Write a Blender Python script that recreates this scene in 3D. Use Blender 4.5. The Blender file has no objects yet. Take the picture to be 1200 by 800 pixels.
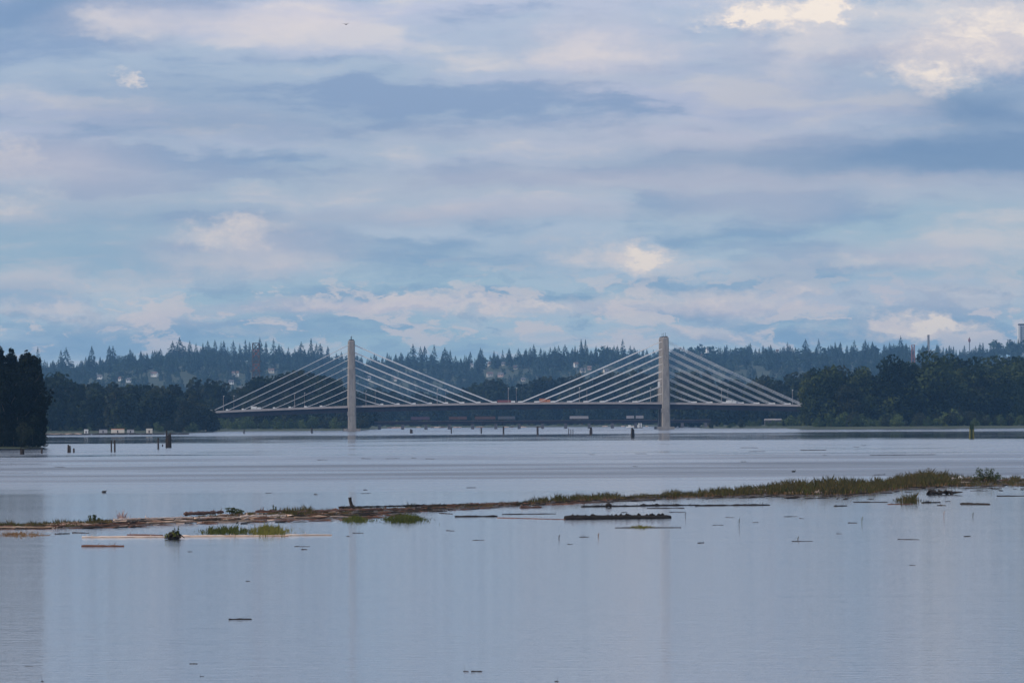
import bpy, math, random
import numpy as np
from mathutils import Vector, Matrix
random.seed(7); rng = np.random.default_rng(7)
scene = bpy.context.scene
COL = scene.collection
R = math.radians

# ------------------------------------------------------------------ camera
CAM_H = 6.0; FPX = 8000.0; PITCH = math.atan(92 / FPX); ROLL = R(0.35)
F = Vector((0, math.cos(PITCH), math.sin(PITCH)))
UP0 = Vector((0, -math.sin(PITCH), math.cos(PITCH))); RT0 = Vector((1, 0, 0))
RT = RT0 * math.cos(ROLL) - UP0 * math.sin(ROLL)
UP = UP0 * math.cos(ROLL) + RT0 * math.sin(ROLL)
cam_d = bpy.data.cameras.new('camera'); cam = bpy.data.objects.new('camera', cam_d); COL.objects.link(cam)
M = Matrix((RT, UP, -F)).transposed().to_4x4(); M.translation = Vector((0, 0, CAM_H)); cam.matrix_world = M
cam_d.sensor_width = 36; cam_d.lens = FPX / 1200 * 36; cam_d.clip_start = 0.5; cam_d.clip_end = 60000
scene.camera = cam

# ------------------------------------------------------------------ render, sun, sky
scene.render.engine = 'CYCLES'
cy = scene.cycles
cy.max_bounces = 6; cy.diffuse_bounces = 2; cy.glossy_bounces = 3; cy.transmission_bounces = 2
cy.volume_bounces = 1; cy.transparent_max_bounces = 4; cy.use_denoising = True
scene.view_settings.view_transform = 'Standard'; scene.view_settings.look = 'None'
scene.view_settings.exposure = 0; scene.view_settings.gamma = 1
SUN_EL = R(24); SUN_AZ = R(112)      # azimuth from +Y round to the left (-X)
sun_d = bpy.data.lights.new('sun', 'SUN'); sun_d.energy = 2.3; sun_d.angle = R(0.5); sun_d.color = (1.0, 0.86, 0.70)
sun = bpy.data.objects.new('sun', sun_d); COL.objects.link(sun)
sdir = Vector((-math.sin(SUN_AZ) * math.cos(SUN_EL), math.cos(SUN_AZ) * math.cos(SUN_EL), math.sin(SUN_EL)))
sun.rotation_euler = sdir.to_track_quat('Z', 'Y').to_euler(); sun.location = (-200, -100, 300)

def srgb(r, g, b):
    return tuple(((c / 255) / 12.92 if c / 255 <= 0.04045 else (((c / 255) + 0.055) / 1.055) ** 2.4) for c in (r, g, b)) + (1.0,)

class NT:
    """tiny helper round a node tree"""
    def __init__(s, t): s.t = t
    def n(s, typ, **k):
        nd = s.t.nodes.new(typ)
        for a, v in k.items():
            if a == 'inp':
                for i, x in v.items():
                    if hasattr(x, 'is_linked') or isinstance(x, bpy.types.NodeSocket): s.t.links.new(x, nd.inputs[i])
                    else: nd.inputs[i].default_value = x
            else: setattr(nd, a, v)
        return nd
    def math(s, op, a, b=None, c=None, clamp=False):
        inp = {0: a}
        if b is not None: inp[1] = b
        if c is not None: inp[2] = c
        return s.n('ShaderNodeMath', operation=op, use_clamp=clamp, inp=inp).outputs[0]
    def vec(s, op, a, b=None):
        inp = {0: a}
        if b is not None: inp[1] = b
        return s.n('ShaderNodeVectorMath', operation=op, inp=inp)
    def noise(s, v, scale, detail=4, rough=0.55, **k):
        return s.n('ShaderNodeTexNoise', inp={'Vector': v, 'Scale': scale, 'Detail': detail, 'Roughness': rough}, **k)
    def mr(s, v, a, b, c=0.0, d=1.0, smooth=True):
        return s.n('ShaderNodeMapRange', interpolation_type='SMOOTHSTEP' if smooth else 'LINEAR',
                   inp={'Value': v, 'From Min': a, 'From Max': b, 'To Min': c, 'To Max': d}).outputs[0]
    def mix(s, f, a, b):
        m = s.t.nodes.new('ShaderNodeMix'); m.data_type = 'RGBA'
        for i, x in ((0, f), (6, a), (7, b)):
            if isinstance(x, bpy.types.NodeSocket): s.t.links.new(x, m.inputs[i])
            else: m.inputs[i].default_value = x
        return m.outputs[2]

w = bpy.data.worlds.new('World'); scene.world = w; w.use_nodes = True
w.cycles.sampling_method = 'MANUAL'; w.cycles.sample_map_resolution = 1024
wt = w.node_tree; wt.nodes.clear(); T = NT(wt)
sky = T.n('ShaderNodeTexSky', sky_type='NISHITA', sun_disc=False)
sky.sun_elevation = SUN_EL; sky.sun_rotation = -SUN_AZ; sky.altitude = 0; sky.air_density = 1.0; sky.dust_density = 0.6; sky.ozone_density = 2.0
tc = T.n('ShaderNodeTexCoord')
sep = T.n('ShaderNodeSeparateXYZ', inp={0: tc.outputs['Generated']})
az = T.math('ARCTAN2', sep.outputs[0], sep.outputs[1]); el = T.math('ARCSINE', sep.outputs[2])
azd = T.math('MULTIPLY', az, 100.0); eld = T.math('MULTIPLY', el, 100.0)      # 1 unit = 0.57 deg; the picture is 15 wide, 6 high
P0 = T.n('ShaderNodeCombineXYZ', inp={0: azd, 1: eld}).outputs[0]
# cloud shapes: warped coordinates so the edges of each bank are ragged
wn = T.noise(T.vec('MULTIPLY', P0, (1.0, 2.2, 1)).outputs[0], 0.55, 6, 0.62)
wv = T.vec('MULTIPLY', T.vec('SUBTRACT', wn.outputs['Color'], (0.5, 0.5, 0.5)).outputs[0], (2.6, 0.62, 0)).outputs[0]
P = T.vec('ADD', P0, wv).outputs[0]
def skyc(px, py):   # picture place -> sky direction in the units above
    d = F + RT * ((px - 600) / FPX) + UP * ((400 - py) / FPX); d.normalize()
    return (math.atan2(d.x, d.y) * 100, math.asin(d.z) * 100)
def blobs(lst, P=P):
    acc = None
    for (px, py, rx, ry, s) in lst:
        c = skyc(px, py)
        d = T.vec('SUBTRACT', P, (c[0], c[1], 0)).outputs[0]
        d = T.vec('MULTIPLY', d, (80.0 / rx, 80.0 / ry, 0)).outputs[0]
        l = T.vec('LENGTH', d).outputs['Value']
        v = T.mr(l, 0.05, 1.45, s, 0.0)
        acc = v if acc is None else T.math('ADD', acc, v)
    return acc
# soft banks in flat layers (all round the sky)
band = T.noise(T.vec('MULTIPLY', P, (0.10, 0.62, 1)).outputs[0], 1.0, 5, 0.55).outputs['Fac']
band2 = T.noise(T.vec('MULTIPLY', P, (0.19, 1.20, 1)).outputs[0], 1.0, 4, 0.52).outputs['Fac']
hi = T.mr(eld, 1.4, 4.6)
lowc = T.mix(hi, srgb(168, 201, 221), srgb(170, 188, 215))
clear = T.vec('MULTIPLY', sky.outputs[0], (0.075, 0.075, 0.075)).outputs[0]
base = T.mix(0.88, clear, lowc)
lav = T.mix(hi, srgb(193, 208, 224), srgb(193, 196, 219))
c1 = T.mix(T.math('MULTIPLY', T.mr(band, 0.42, 0.62), 0.75), base, lav)
fb = T.noise(T.vec('MULTIPLY', P0, (0.75, 3.0, 1)).outputs[0], 1.0, 6, 0.62).outputs['Fac']
mid = T.math('ADD', band2, T.math('MULTIPLY', T.math('SUBTRACT', fb, 0.5), 0.30))
c2 = T.mix(T.math('MULTIPLY', T.mr(mid, 0.53, 0.38), 0.85), c1, T.mix(hi, srgb(142, 174, 204), srgb(136, 160, 196)))
c2 = T.mix(T.math('MULTIPLY', T.mr(mid, 0.52, 0.68), 0.75), c2, srgb(216, 212, 216))
puff = T.noise(T.vec('MULTIPLY', P, (0.85, 2.1, 1)).outputs[0], 1.0, 6, 0.62).outputs['Fac']
pm = T.math('MULTIPLY', T.mr(eld, 0.6, 1.3), T.mr(eld, 2.6, 1.7))
c2 = T.mix(T.math('MULTIPLY', T.mr(puff, 0.50, 0.57), T.math('MULTIPLY', pm, 0.8)), c2, srgb(218, 212, 215))
c2 = T.mix(T.math('MULTIPLY', T.mr(puff, 0.47, 0.38), T.math('MULTIPLY', pm, 0.6)), c2, srgb(138, 170, 200))
dark = blobs([(60, 10, 190, 40, .75), (170, 130, 210, 40, .35), (70, 265, 330, 45, .25), (1010, 190, 330, 30, .8), (1130, 125, 130, 28, .55), (900, 110, 170, 50, .25),
              (30, 345, 70, 20, .5), (420, 255, 330, 14, .35), (1180, 160, 120, 60, .5), (620, 300, 120, 26, .35), (980, 330, 260, 28, .3), (200, 310, 240, 24, .35), (330,150,200,18,.25)])
c3 = T.mix(T.math('MINIMUM', dark, 0.9), c2, T.mix(hi, srgb(138, 170, 203), srgb(118, 147, 185)))
soft = blobs([(170, 25, 110, 34, .5), (330, 28, 110, 30, .5), (700, 60, 90, 50, .55), (590, 215, 330, 30, .4), (650, 160, 260, 20, .25), (870, 165, 170, 20, .35), (300, 290, 140, 42, .6), (110, 215, 160, 40, .4), (40, 190, 120, 24, .4),
              (560, 250, 230, 12, .4), (880, 240, 90, 28, .35), (1090, 225, 160, 20, .3), (1010, 300, 150, 22, .4), (1100, 300, 90, 18, .4), (580, 360, 330, 10, .5), (400, 355, 160, 10, .6), (60, 362, 60, 16, .45), (200, 375, 110, 14, .4),
              (870, 355, 110, 20, .6), (1090, 355, 150, 20, .45), (800, 390, 90, 14, .35), (930, 60, 130, 40, .35), (1140, 60, 140, 26, .55), (950, 210, 400, 14, .2), (850,200,220,20,.2)])
c4 = T.mix(T.math('MINIMUM', soft, 0.85), c3, srgb(202, 199, 213))
fine = T.noise(T.vec('MULTIPLY', P, (1.0, 1.8, 1)).outputs[0], 0.9, 6, 0.6).outputs['Fac']
wn2 = T.noise(T.vec('MULTIPLY', P0, (1.0, 1.7, 1)).outputs[0], 2.2, 6, 0.65)
wv2 = T.vec('MULTIPLY', T.vec('SUBTRACT', wn2.outputs['Color'], (0.5, 0.5, 0.5)).outputs[0], (1.5, 0.75, 0)).outputs[0]
P2 = T.vec('ADD', P, wv2).outputs[0]
warm = blobs([(920, 12, 110, 22, 1.1), (860, 22, 60, 14, .7), (990, 12, 26, 24, .7), (1090, 90, 52, 18, .9), (1150, 32, 140, 50, .8), (1130, 60, 90, 24, .3), (735, 298, 70, 18, .8), (768, 304, 38, 20, .55), (960, 40, 60, 26, .4), (940, 70, 40, 30, .25), (270, 275, 62, 17, .8), (310, 262, 60, 12, .35),
              (158, 97, 14, 10, .7), (310, 305, 110, 14, .35), (1045, 385, 80, 14, .85), (1115, 388, 56, 13, .75), (845, 350, 90, 15, .75), (850, 388, 60, 12, .5), (735, 362, 40, 8, .4), (110, 372, 40, 12, .4), (935, 355, 16, 12, .5), (380, 355, 70, 7, .6), (540, 359, 130, 6, .6), (465, 350, 40, 8, .55), (60, 364, 34, 10, .6), (178, 370, 36, 16, .45),
              (150, 28, 60, 22, .45), (320, 30, 60, 20, .4), (690, 62, 60, 28, .4), (1000, 305, 46, 10, .35), (1100, 303, 44, 10, .35), (10, 186, 34, 20, .5), (20, 232, 30, 12, .4), (800, 385, 40, 10, .35), (620, 362, 60, 7, .4), (1150, 352, 50, 10, .35), (700, 350, 60, 8, .35), (300, 388, 50, 8, .3), (5, 365, 30, 10, .4)], P2)
wf = T.math('MULTIPLY', warm, T.mr(fine, 0.25, 0.68, 0.35, 1.15), clamp=True)
c5 = T.mix(T.math('MINIMUM', wf, 0.95), c4, srgb(233, 222, 219))
c6 = T.mix(T.mr(wf, 0.55, 1.1, 0.0, 0.55), c5, srgb(255, 242, 226))
c6 = T.vec('MULTIPLY', c6, (0.965, 0.96, 0.93)).outputs[0]
c6 = T.vec('SCALE', c6).outputs[0]; c6.node.inputs['Scale'].default_value = 1.0; wt.links.new(T.mr(eld, 2.5, 11.0, 1.0, 1.34), c6.node.inputs['Scale'])  # added gain: sky brightened upward, mostly above the view, to lighten the water
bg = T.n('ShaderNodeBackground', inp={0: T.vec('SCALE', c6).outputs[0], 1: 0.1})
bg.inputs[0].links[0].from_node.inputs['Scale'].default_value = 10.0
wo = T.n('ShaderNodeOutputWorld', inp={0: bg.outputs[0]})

# ------------------------------------------------------------------ measuring: sight lines of this photograph met with real planes
def ray(px, py): return F + RT * ((px - 600) / FPX) + UP * ((400 - py) / FPX)
def on_water(px, py, z=0.0):
    d = ray(px, py); t = (z - CAM_H) / d.z; return Vector((0, 0, CAM_H)) + d * t
def at(px, py, D):
    d = ray(px, py); return Vector((0, 0, CAM_H)) + d * (D / d.y)
def hor(px): return 492 - (px - 600) * math.tan(ROLL)
def ip(px, tab): return float(np.interp(px, [a for a, b in tab], [b for a, b in tab]))
def tab(s): return [tuple(map(float, p.split(':'))) for p in s.split()]

# ------------------------------------------------------------------ materials
MATS = {}
def mat(name, c1, c2=None, rough=0.8, scale=1.0, detail=5, stretch=(1, 1, 1), bump=0.0, rnd=0.0, lo=.35, hi=.65, metallic=0.0, third=None, transl=0.0, spec=0.3):
    if name in MATS: return MATS[name]
    m = bpy.data.materials.new(name); m.use_nodes = True; t = NT(m.node_tree); m.node_tree.nodes.clear()
    tc = t.n('ShaderNodeTexCoord')
    v = t.vec('MULTIPLY', tc.outputs['Object'], stretch).outputs[0]
    oi = t.n('ShaderNodeObjectInfo')
    off = t.math('MULTIPLY', oi.outputs['Random'], 37.0)
    v = t.vec('ADD', v, t.n('ShaderNodeCombineXYZ', inp={0: off, 1: off}).outputs[0]).outputs[0]
    nz = t.noise(v, scale, detail, 0.6).outputs['Fac']
    A = tuple(c1) + (1,); B = tuple(c2 or c1) + (1,)
    col = t.mix(t.mr(nz, lo, hi), A, B)
    if third:
        n2 = t.noise(v, scale * 3.1, 3, 0.6).outputs['Fac']
        col = t.mix(t.mr(n2, 0.55, 0.7), col, tuple(third) + (1,))
    if rnd:
        hs = t.n('ShaderNodeHueSaturation', inp={'Color': col, 'Value': t.mr(oi.outputs['Random'], 0, 1, 1 - rnd, 1 + rnd, False),
                                                'Hue': t.mr(oi.outputs['Random'], 0, 1, .5 + .03 * rnd, .5 - .05 * rnd, False)})
        col = hs.outputs[0]
    p = t.n('ShaderNodeBsdfPrincipled', inp={'Base Color': col, 'Roughness': rough, 'Metallic': metallic})
    p.inputs['Specular IOR Level'].default_value = 0.04 if transl or spec < .1 else spec
    out = p.outputs[0]
    if bump:
        b = t.n('ShaderNodeBump', inp={'Strength': bump, 'Distance': 0.05, 'Height': nz}); m.node_tree.links.new(b.outputs[0], p.inputs['Normal'])
    if transl:
        tr = t.n('ShaderNodeBsdfTranslucent', inp={0: col})
        out = t.n('ShaderNodeMixShader', inp={0: transl, 1: out, 2: tr.outputs[0]}).outputs[0]
    t.n('ShaderNodeOutputMaterial', inp={0: out}); MATS[name] = m; return m

concrete = mat('concrete', (.31, .285, .26), (.225, .205, .19), .85, .45, stretch=(1, 1, .22), bump=.3, third=(.19, .17, .16))
concrete_pale = mat('concrete_pale', (.52, .48, .45), (.44, .41, .38), .85, .4)
steel_dark = mat('girder_steel', (.018, .018, .03), (.03, .028, .04), .8, .3, spec=.05)
rail_m = mat('barrier', (.42, .38, .37), (.34, .31, .31), .7, .5)
cable_m = mat('cable_sheath', (.80, .80, .80), (.74, .74, .76), .5, .3)
white_m = mat('white_paint', (.78, .78, .76), (.70, .70, .69), .6, .6)
bark_m = mat('bark', (.06, .05, .04), (.10, .08, .06), .95, 2.0, stretch=(1, 1, .3))
leaf_m = mat('leaf_broad', (.010, .017, .008), (.026, .037, .015), .75, .22, rnd=.35, transl=.15)
leaf_light = mat('leaf_shrub', (.045, .070, .024), (.090, .125, .042), .75, .3, rnd=.35, transl=.15)
leaf_olive = mat('leaf_olive', (.018, .024, .013), (.038, .044, .021), .75, .3, rnd=.35, transl=.15)
leaf_bank = mat('leaf_bank', (.010, .019, .007), (.045, .064, .020), .75, .22, rnd=.5, lo=.42, hi=.6, transl=.15)
leaf_near = mat('leaf_near_wood', (.007, .010, .006), (.014, .019, .009), .8, .35, rnd=.25, transl=.08)
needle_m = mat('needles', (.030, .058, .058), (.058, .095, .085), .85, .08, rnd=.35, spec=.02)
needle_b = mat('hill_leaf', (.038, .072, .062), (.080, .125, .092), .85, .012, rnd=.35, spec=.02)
pile_m = mat('old_piling', (.030, .022, .018), (.060, .045, .035), .9, 3, stretch=(1, 1, .2))
wood_pale = mat('weathered_wood', (.74, .56, .44), (.50, .32, .23), .8, 3.0, stretch=(.15, 1, 1), bump=.3, third=(.78, .68, .60))
wood_red = mat('red_brown_wood', (.18, .085, .055), (.10, .05, .035), .85, 3.0, stretch=(.15, 1, 1), bump=.3, third=(.30, .17, .12))
wood_dark = mat('wet_dark_wood', (.016, .012, .010), (.034, .026, .021), .8, 3.0, stretch=(.2, 1, 1), bump=.4, third=(.055, .042, .034))
mud_m = mat('mud', (.040, .027, .020), (.085, .052, .036), .8, .5, 7, third=(.03, .022, .018))
moss_m = mat('moss', (.09, .12, .02), (.16, .17, .035), .9, 6)

def new_obj(name, me, parent=None, mats=None, loc=None):
    o = bpy.data.objects.new(name, me); COL.objects.link(o)
    if parent: o.parent = parent
    if loc is not None: o.location = loc
    for m in (mats or []): me.materials.append(m)
    return o
def tag(o, label=None, cat=None, group=None, kind=None):
    if label: o['label'] = label
    if cat: o['category'] = cat
    if group: o['group'] = group
    if kind: o['kind'] = kind
    return o
def empty(name, loc, label, cat, group=None, rz=0):
    e = bpy.data.objects.new(name, None); COL.objects.link(e); e.location = loc; e.rotation_euler = (0, 0, rz); e.empty_display_size = .5
    return tag(e, label, cat, group)
def copy_thing(o, loc, label=None, rz=0, sc=(1, 1, 1), group=None):
    c = o.copy(); COL.objects.link(c); c.location = loc; c.rotation_euler = (0, 0, rz); c.scale = sc
    if label: c['label'] = label
    if group: c['group'] = group
    for ch in o.children:
        k = ch.copy(); COL.objects.link(k); k.parent = c
        for g in ch.children:
            q = g.copy(); COL.objects.link(q); q.parent = k
    return c

class MB:
    def __init__(s): s.v = []; s.f = []; s.m = []
    def box(s, x0, x1, y0, y1, z0, z1, mi=0, top=1.0):
        b = len(s.v); cx = (x0 + x1) / 2; cy_ = (y0 + y1) / 2
        s.v += [(x0, y0, z0), (x1, y0, z0), (x1, y1, z0), (x0, y1, z0)]
        s.v += [(cx + (x - cx) * top, cy_ + (y - cy_) * top, z1) for x, y in ((x0, y0), (x1, y0), (x1, y1), (x0, y1))]
        q = [(0, 3, 2, 1), (4, 5, 6, 7), (0, 1, 5, 4), (1, 2, 6, 5), (2, 3, 7, 6), (3, 0, 4, 7)]
        s.f += [tuple(b + i for i in k) for k in q]; s.m += [mi] * 6
    def tube(s, pts, rad, n=8, mi=0, squash=1.0, jit=0.0, cap=True):
        pts = [Vector(p) for p in pts]; b = len(s.v); k = len(pts)
        for i, p in enumerate(pts):
            d = (pts[min(i + 1, k - 1)] - pts[max(i - 1, 0)]).normalized()
            a = d.cross(Vector((0, 0, 1)));
            if a.length < .05: a = d.cross(Vector((1, 0, 0)))
            a.normalize(); c = a.cross(d)
            r = rad[i] if hasattr(rad, '__len__') else rad
            for j in range(n):
                t = 2 * math.pi * j / n; rr = r * (1 + random.uniform(-jit, jit))
                s.v.append(tuple(p + a * (math.cos(t) * rr) + c * (math.sin(t) * rr * squash)))
        for i in range(k - 1):
            for j in range(n):
                q = (b + i * n + j, b + i * n + (j + 1) % n, b + (i + 1) * n + (j + 1) % n, b + (i + 1) * n + j)
                s.f.append(q); s.m.append(mi)
        if cap:
            s.f.append(tuple(b + j for j in range(n))[::-1]); s.m.append(mi)
            s.f.append(tuple(b + (k - 1) * n + j for j in range(n))); s.m.append(mi)
    def poly(s, pts, mi=0):
        b = len(s.v); s.v += [tuple(p) for p in pts]; s.f.append(tuple(range(b, b + len(pts)))); s.m.append(mi)
    def mesh(s, name, mats, smooth=False):
        me = bpy.data.meshes.new(name); me.from_pydata(s.v, [], s.f)
        for m in mats: me.materials.append(m)
        if len(mats) > 1: me.polygons.foreach_set('material_index', s.m)
        if smooth: me.polygons.foreach_set('use_smooth', [True] * len(s.f))
        me.update(); return me
    def obj(s, name, mats, parent=None, smooth=False, loc=None):
        if not isinstance(mats, (list, tuple)): mats = [mats]
        return new_obj(name, s.mesh(name, mats, smooth), parent, loc=loc)

def np_mesh(name, V, Fc, mats, mi=None, smooth=False):
    """V (n,3), Fc (m,3 or 4) -> mesh, quick"""
    me = bpy.data.meshes.new(name); k = Fc.shape[1]
    me.vertices.add(len(V)); me.vertices.foreach_set('co', np.ascontiguousarray(V, dtype=np.float32).ravel())
    me.loops.add(len(Fc) * k); me.loops.foreach_set('vertex_index', np.ascontiguousarray(Fc, dtype=np.int32).ravel())
    me.polygons.add(len(Fc)); me.polygons.foreach_set('loop_start', np.arange(0, len(Fc) * k, k, dtype=np.int32))
    for m in mats: me.materials.append(m)
    if mi is not None: me.polygons.foreach_set('material_index', np.asarray(mi, dtype=np.int32))
    if smooth: me.polygons.foreach_set('use_smooth', np.ones(len(Fc), dtype=bool))
    me.update(calc_edges=True); me.validate(); return me

# ------------------------------------------------------------------ terrain, water
SHORE = tab('-900:3450 40:3600 60:3760 215:3850 246:3950 262:4300 425:4300 450:5700 820:5700 835:4250 935:4150 945:3720 1250:3680 2200:3600')
SKYT = tab('-400:425 0:420 60:424 130:420 190:412 230:408 300:408 380:414 430:420 480:418 540:420 600:415 700:411 770:413 800:408 900:408 1000:406 1100:410 1150:405 1200:400 1600:400')
def ridge(px): return (hor(px) - (ip(px, SKYT) + 17)) * 1.5 + 6
def sst(t): t = min(1, max(0, t)); return t * t * (3 - 2 * t)
def wob(x, y): return math.sin(x * .0031 + 1.3) * math.cos(y * .0023 + x * .001) + .5 * math.sin(x * .0083 + y * .0041)
def hill_z(x, y):
    pxr = 600 + FPX * x / 12000
    t = (y - 8300) / 3700
    h = ridge(pxr) * (.25 * sst(t * 1.6) + .75 * sst(t)) + wob(x, y) * 7 * sst(t * 2) * (1 - .7 * sst((t - .7) / .3))
    return max(h, 0) - .006 * max(0, y - 12100)
def land_z(x, y):
    if y < 30: return -1.5 + 5.6 * sst((22 - y) / 16)
    px = 600 + FPX * x / max(y, 100)
    s = ip(px, SHORE) + 6 * math.sin(x * .02) + 5 * math.sin(x * .061)
    z = -1.2 + 2.4 * sst((y - s + 20) / 50)
    return z + hill_z(x, y)
ys = [-240, -100, -20, 0, 8, 16, 24, 40, 200, 800, 1600, 2600, 3200] + [3450 + 22 * i for i in range(125)] + [6300 + 150 * i for i in range(65)]
xs = [-4000, -3000, -2200, -1700, -1300, -1000] + [-850 + 20 * i for i in range(86)] + [1000, 1300, 1700, 2200, 3000, 4000]
V = np.array([(x, y, land_z(x, y)) for y in ys for x in xs]); nx = len(xs)
Fc = np.array([(j * nx + i, j * nx + i + 1, (j + 1) * nx + i + 1, (j + 1) * nx + i) for j in range(len(ys) - 1) for i in range(nx - 1)])
ground_m = mat('land', (.04, .05, .022), (.06, .07, .03), .95, .02, 6, third=(.08, .075, .045))
tag(new_obj('ground', np_mesh('ground', V, Fc, [ground_m], smooth=True)), kind='structure')

wm = bpy.data.materials.new('river_water'); wm.use_nodes = True; wm.node_tree.nodes.clear(); t = NT(wm.node_tree)
geo = t.n('ShaderNodeNewGeometry'); ps = t.n('ShaderNodeSeparateXYZ', inp={0: geo.outputs['Position']})
# wind lanes across the river: smooth and ruffled stretches, by distance along the reach with ragged edges
inv = t.math('DIVIDE', 48000.0, t.math('MAXIMUM', ps.outputs[1], 60.0))
skew = t.math('MULTIPLY', t.math('DIVIDE', ps.outputs[0], t.math('MAXIMUM', ps.outputs[1], 60.0)), -49.0)
ln = t.noise(t.vec('MULTIPLY', geo.outputs['Position'], (.0022, .0035, 0)).outputs[0], 1.0, 4, .6).outputs['Fac']
lane = t.math('ADD', inv, t.math('MULTIPLY', t.math('SUBTRACT', ln, .5), t.math('MULTIPLY', inv, .22)))
ramp = t.n('ShaderNodeValToRGB', inp={0: t.math('DIVIDE', lane, 100.0)}); cr = ramp.color_ramp; cr.interpolation = 'LINEAR'
stops = [(0, .34), (.155, .34), (.17, .04), (.24, .05), (.265, .28), (.40, .28), (.45, .55), (.49, .36), (.54, .72), (.59, .55), (.64, .80), (.675, .62), (.70, .27), (.785, .24), (.84, .09), (1, .05)]
cr.elements[0].position = 0; cr.elements[0].color = (stops[0][1],) * 3 + (1,); cr.elements[1].position = 1; cr.elements[1].color = (stops[-1][1],) * 3 + (1,)
for p_, v_ in stops[1:-1]:
    e = cr.elements.new(p_); e.color = (v_,) * 3 + (1,)
st = t.noise(t.n('ShaderNodeCombineXYZ', inp={0: t.math('MULTIPLY', ps.outputs[0], .011), 1: t.math('MULTIPLY', inv, .30)}).outputs[0], 1.0, 6, .65).outputs['Fac']
ruf = t.math('ADD', ramp.outputs[0], t.math('MULTIPLY', t.math('SUBTRACT', st, .5), t.math('MULTIPLY', t.mr(inv, 18, 45, .5, 1.9), t.mr(inv, 62, 84, 1.0, .12))), clamp=True)
rough = t.math('ADD', t.math('MULTIPLY', ruf, .38), .03)
rp = t.noise(t.vec('MULTIPLY', geo.outputs['Position'], (.9, 1.6, 0)).outputs[0], 1.0, 4, .6).outputs['Fac']
bmp = t.n('ShaderNodeBump', inp={'Strength': t.mr(ps.outputs[1], 150, 900, .55, .05), 'Distance': .05, 'Height': rp})
wp = t.n('ShaderNodeBsdfPrincipled', inp={'Base Color': (.030, .031, .042, 1), 'Roughness': rough, 'IOR': 1.33, 'Normal': bmp.outputs[0]})
wp.inputs['Specular IOR Level'].default_value = .5
t.n('ShaderNodeOutputMaterial', inp={0: wp.outputs[0]})
wv_ = np.array([(x, y, 0) for y in (-60, 20, 800, 3000, 7200) for x in (-4000, -600, 0, 600, 4000)], dtype=float)
wf_ = np.array([(j * 5 + i, j * 5 + i + 1, j * 5 + i + 6, j * 5 + i + 5) for j in range(4) for i in range(4)])
tag(new_obj('river_water', np_mesh('river_water', wv_, wf_, [wm])), kind='structure')

# ------------------------------------------------------------------ tree makers
def leaf_cloud(centres, radii, n, size, flat=.0, seed=0):
    """n small leaf-clump quads spread over and inside ellipsoid lobes"""
    g = np.random.default_rng(seed); C = np.array(centres, float); Rr = np.array(radii, float)
    wgt = Rr[:, 0] * Rr[:, 2]; idx = g.choice(len(C), n, p=wgt / wgt.sum())
    d = g.normal(size=(n, 3)); d /= np.linalg.norm(d, axis=1)[:, None]
    r = g.uniform(.45, 1.0, n) ** .5 * (1 + .16 * g.normal(size=n) * (g.random(n) < .35))
    p = C[idx] + d * Rr[idx] * r[:, None]
    nrm = d * .55 + g.normal(size=(n, 3)) * .6 + np.array([0, 0, .25]); nrm /= np.linalg.norm(nrm, axis=1)[:, None]
    a = np.cross(nrm, g.normal(size=(n, 3))); a /= np.linalg.norm(a, axis=1)[:, None]; b = np.cross(nrm, a)
    s = size * g.uniform(.55, 1.35, n)[:, None]
    V = np.stack([p - a * s * .5, p + b * s * .42, p + a * s * .6, p - b * s * .38], 1).reshape(-1, 3)
    return V, np.arange(4 * n).reshape(n, 4)
def broad_meshes(seed, n, size, lm, wide=.42, low=.12, lobes=13, spiky=0):
    """unit tree 1 m high x scale later: built at 10 m height; returns crown mesh and trunk mesh"""
    rd = random.Random(seed); H = 10.0; cs = []; rs = []
    for i in range(lobes):
        z = H * (low + (0.93 - low) * ((i + .5) / lobes)); e = math.sin(math.pi * min(.98, .22 + .72 * (z / H - low) / (1 - low))) ** .7
        for k in range(2 if i < lobes - 2 else 1):
            a = rd.uniform(0, 6.28); rr = H * wide * e * rd.uniform(.25, .62)
            q = H * wide * e * rd.uniform(.34, .62) + .3
            cs.append((math.cos(a) * rr, math.sin(a) * rr, z + rd.uniform(-.3, .3))); rs.append((q, q, q * rd.uniform(.55, .85)))
    for i in range(spiky):
        a = rd.uniform(0, 6.28); rr = H * wide * rd.uniform(0, .6)
        cs.append((math.cos(a) * rr, math.sin(a) * rr, H * rd.uniform(.86, .97))); rs.append((.28, .28, .75))
    V, Fq = leaf_cloud(cs, rs, n, size, seed=seed)
    V[:, 2] = np.clip(V[:, 2], .1, None)
    crown = np_mesh('crown', V, Fq, [lm])
    mb = MB(); mb.tube([(0, 0, -.3), (.05, 0, 2.5), (.12, .1, 5.5), (.05, .1, 8.6)], [.28, .2, .13, .03], 6)
    for i in range(6):
        a = i * 1.05 + rd.uniform(0, .5); z = 1.8 + i * .9
        mb.tube([(.08, 0, z), (math.cos(a) * 1.2, math.sin(a) * 1.2, z + 1.0), (math.cos(a) * 2.4, math.sin(a) * 2.4, z + 2.1)], [.10, .06, .02], 4)
    return crown, mb.mesh('trunk', [bark_m])
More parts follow.
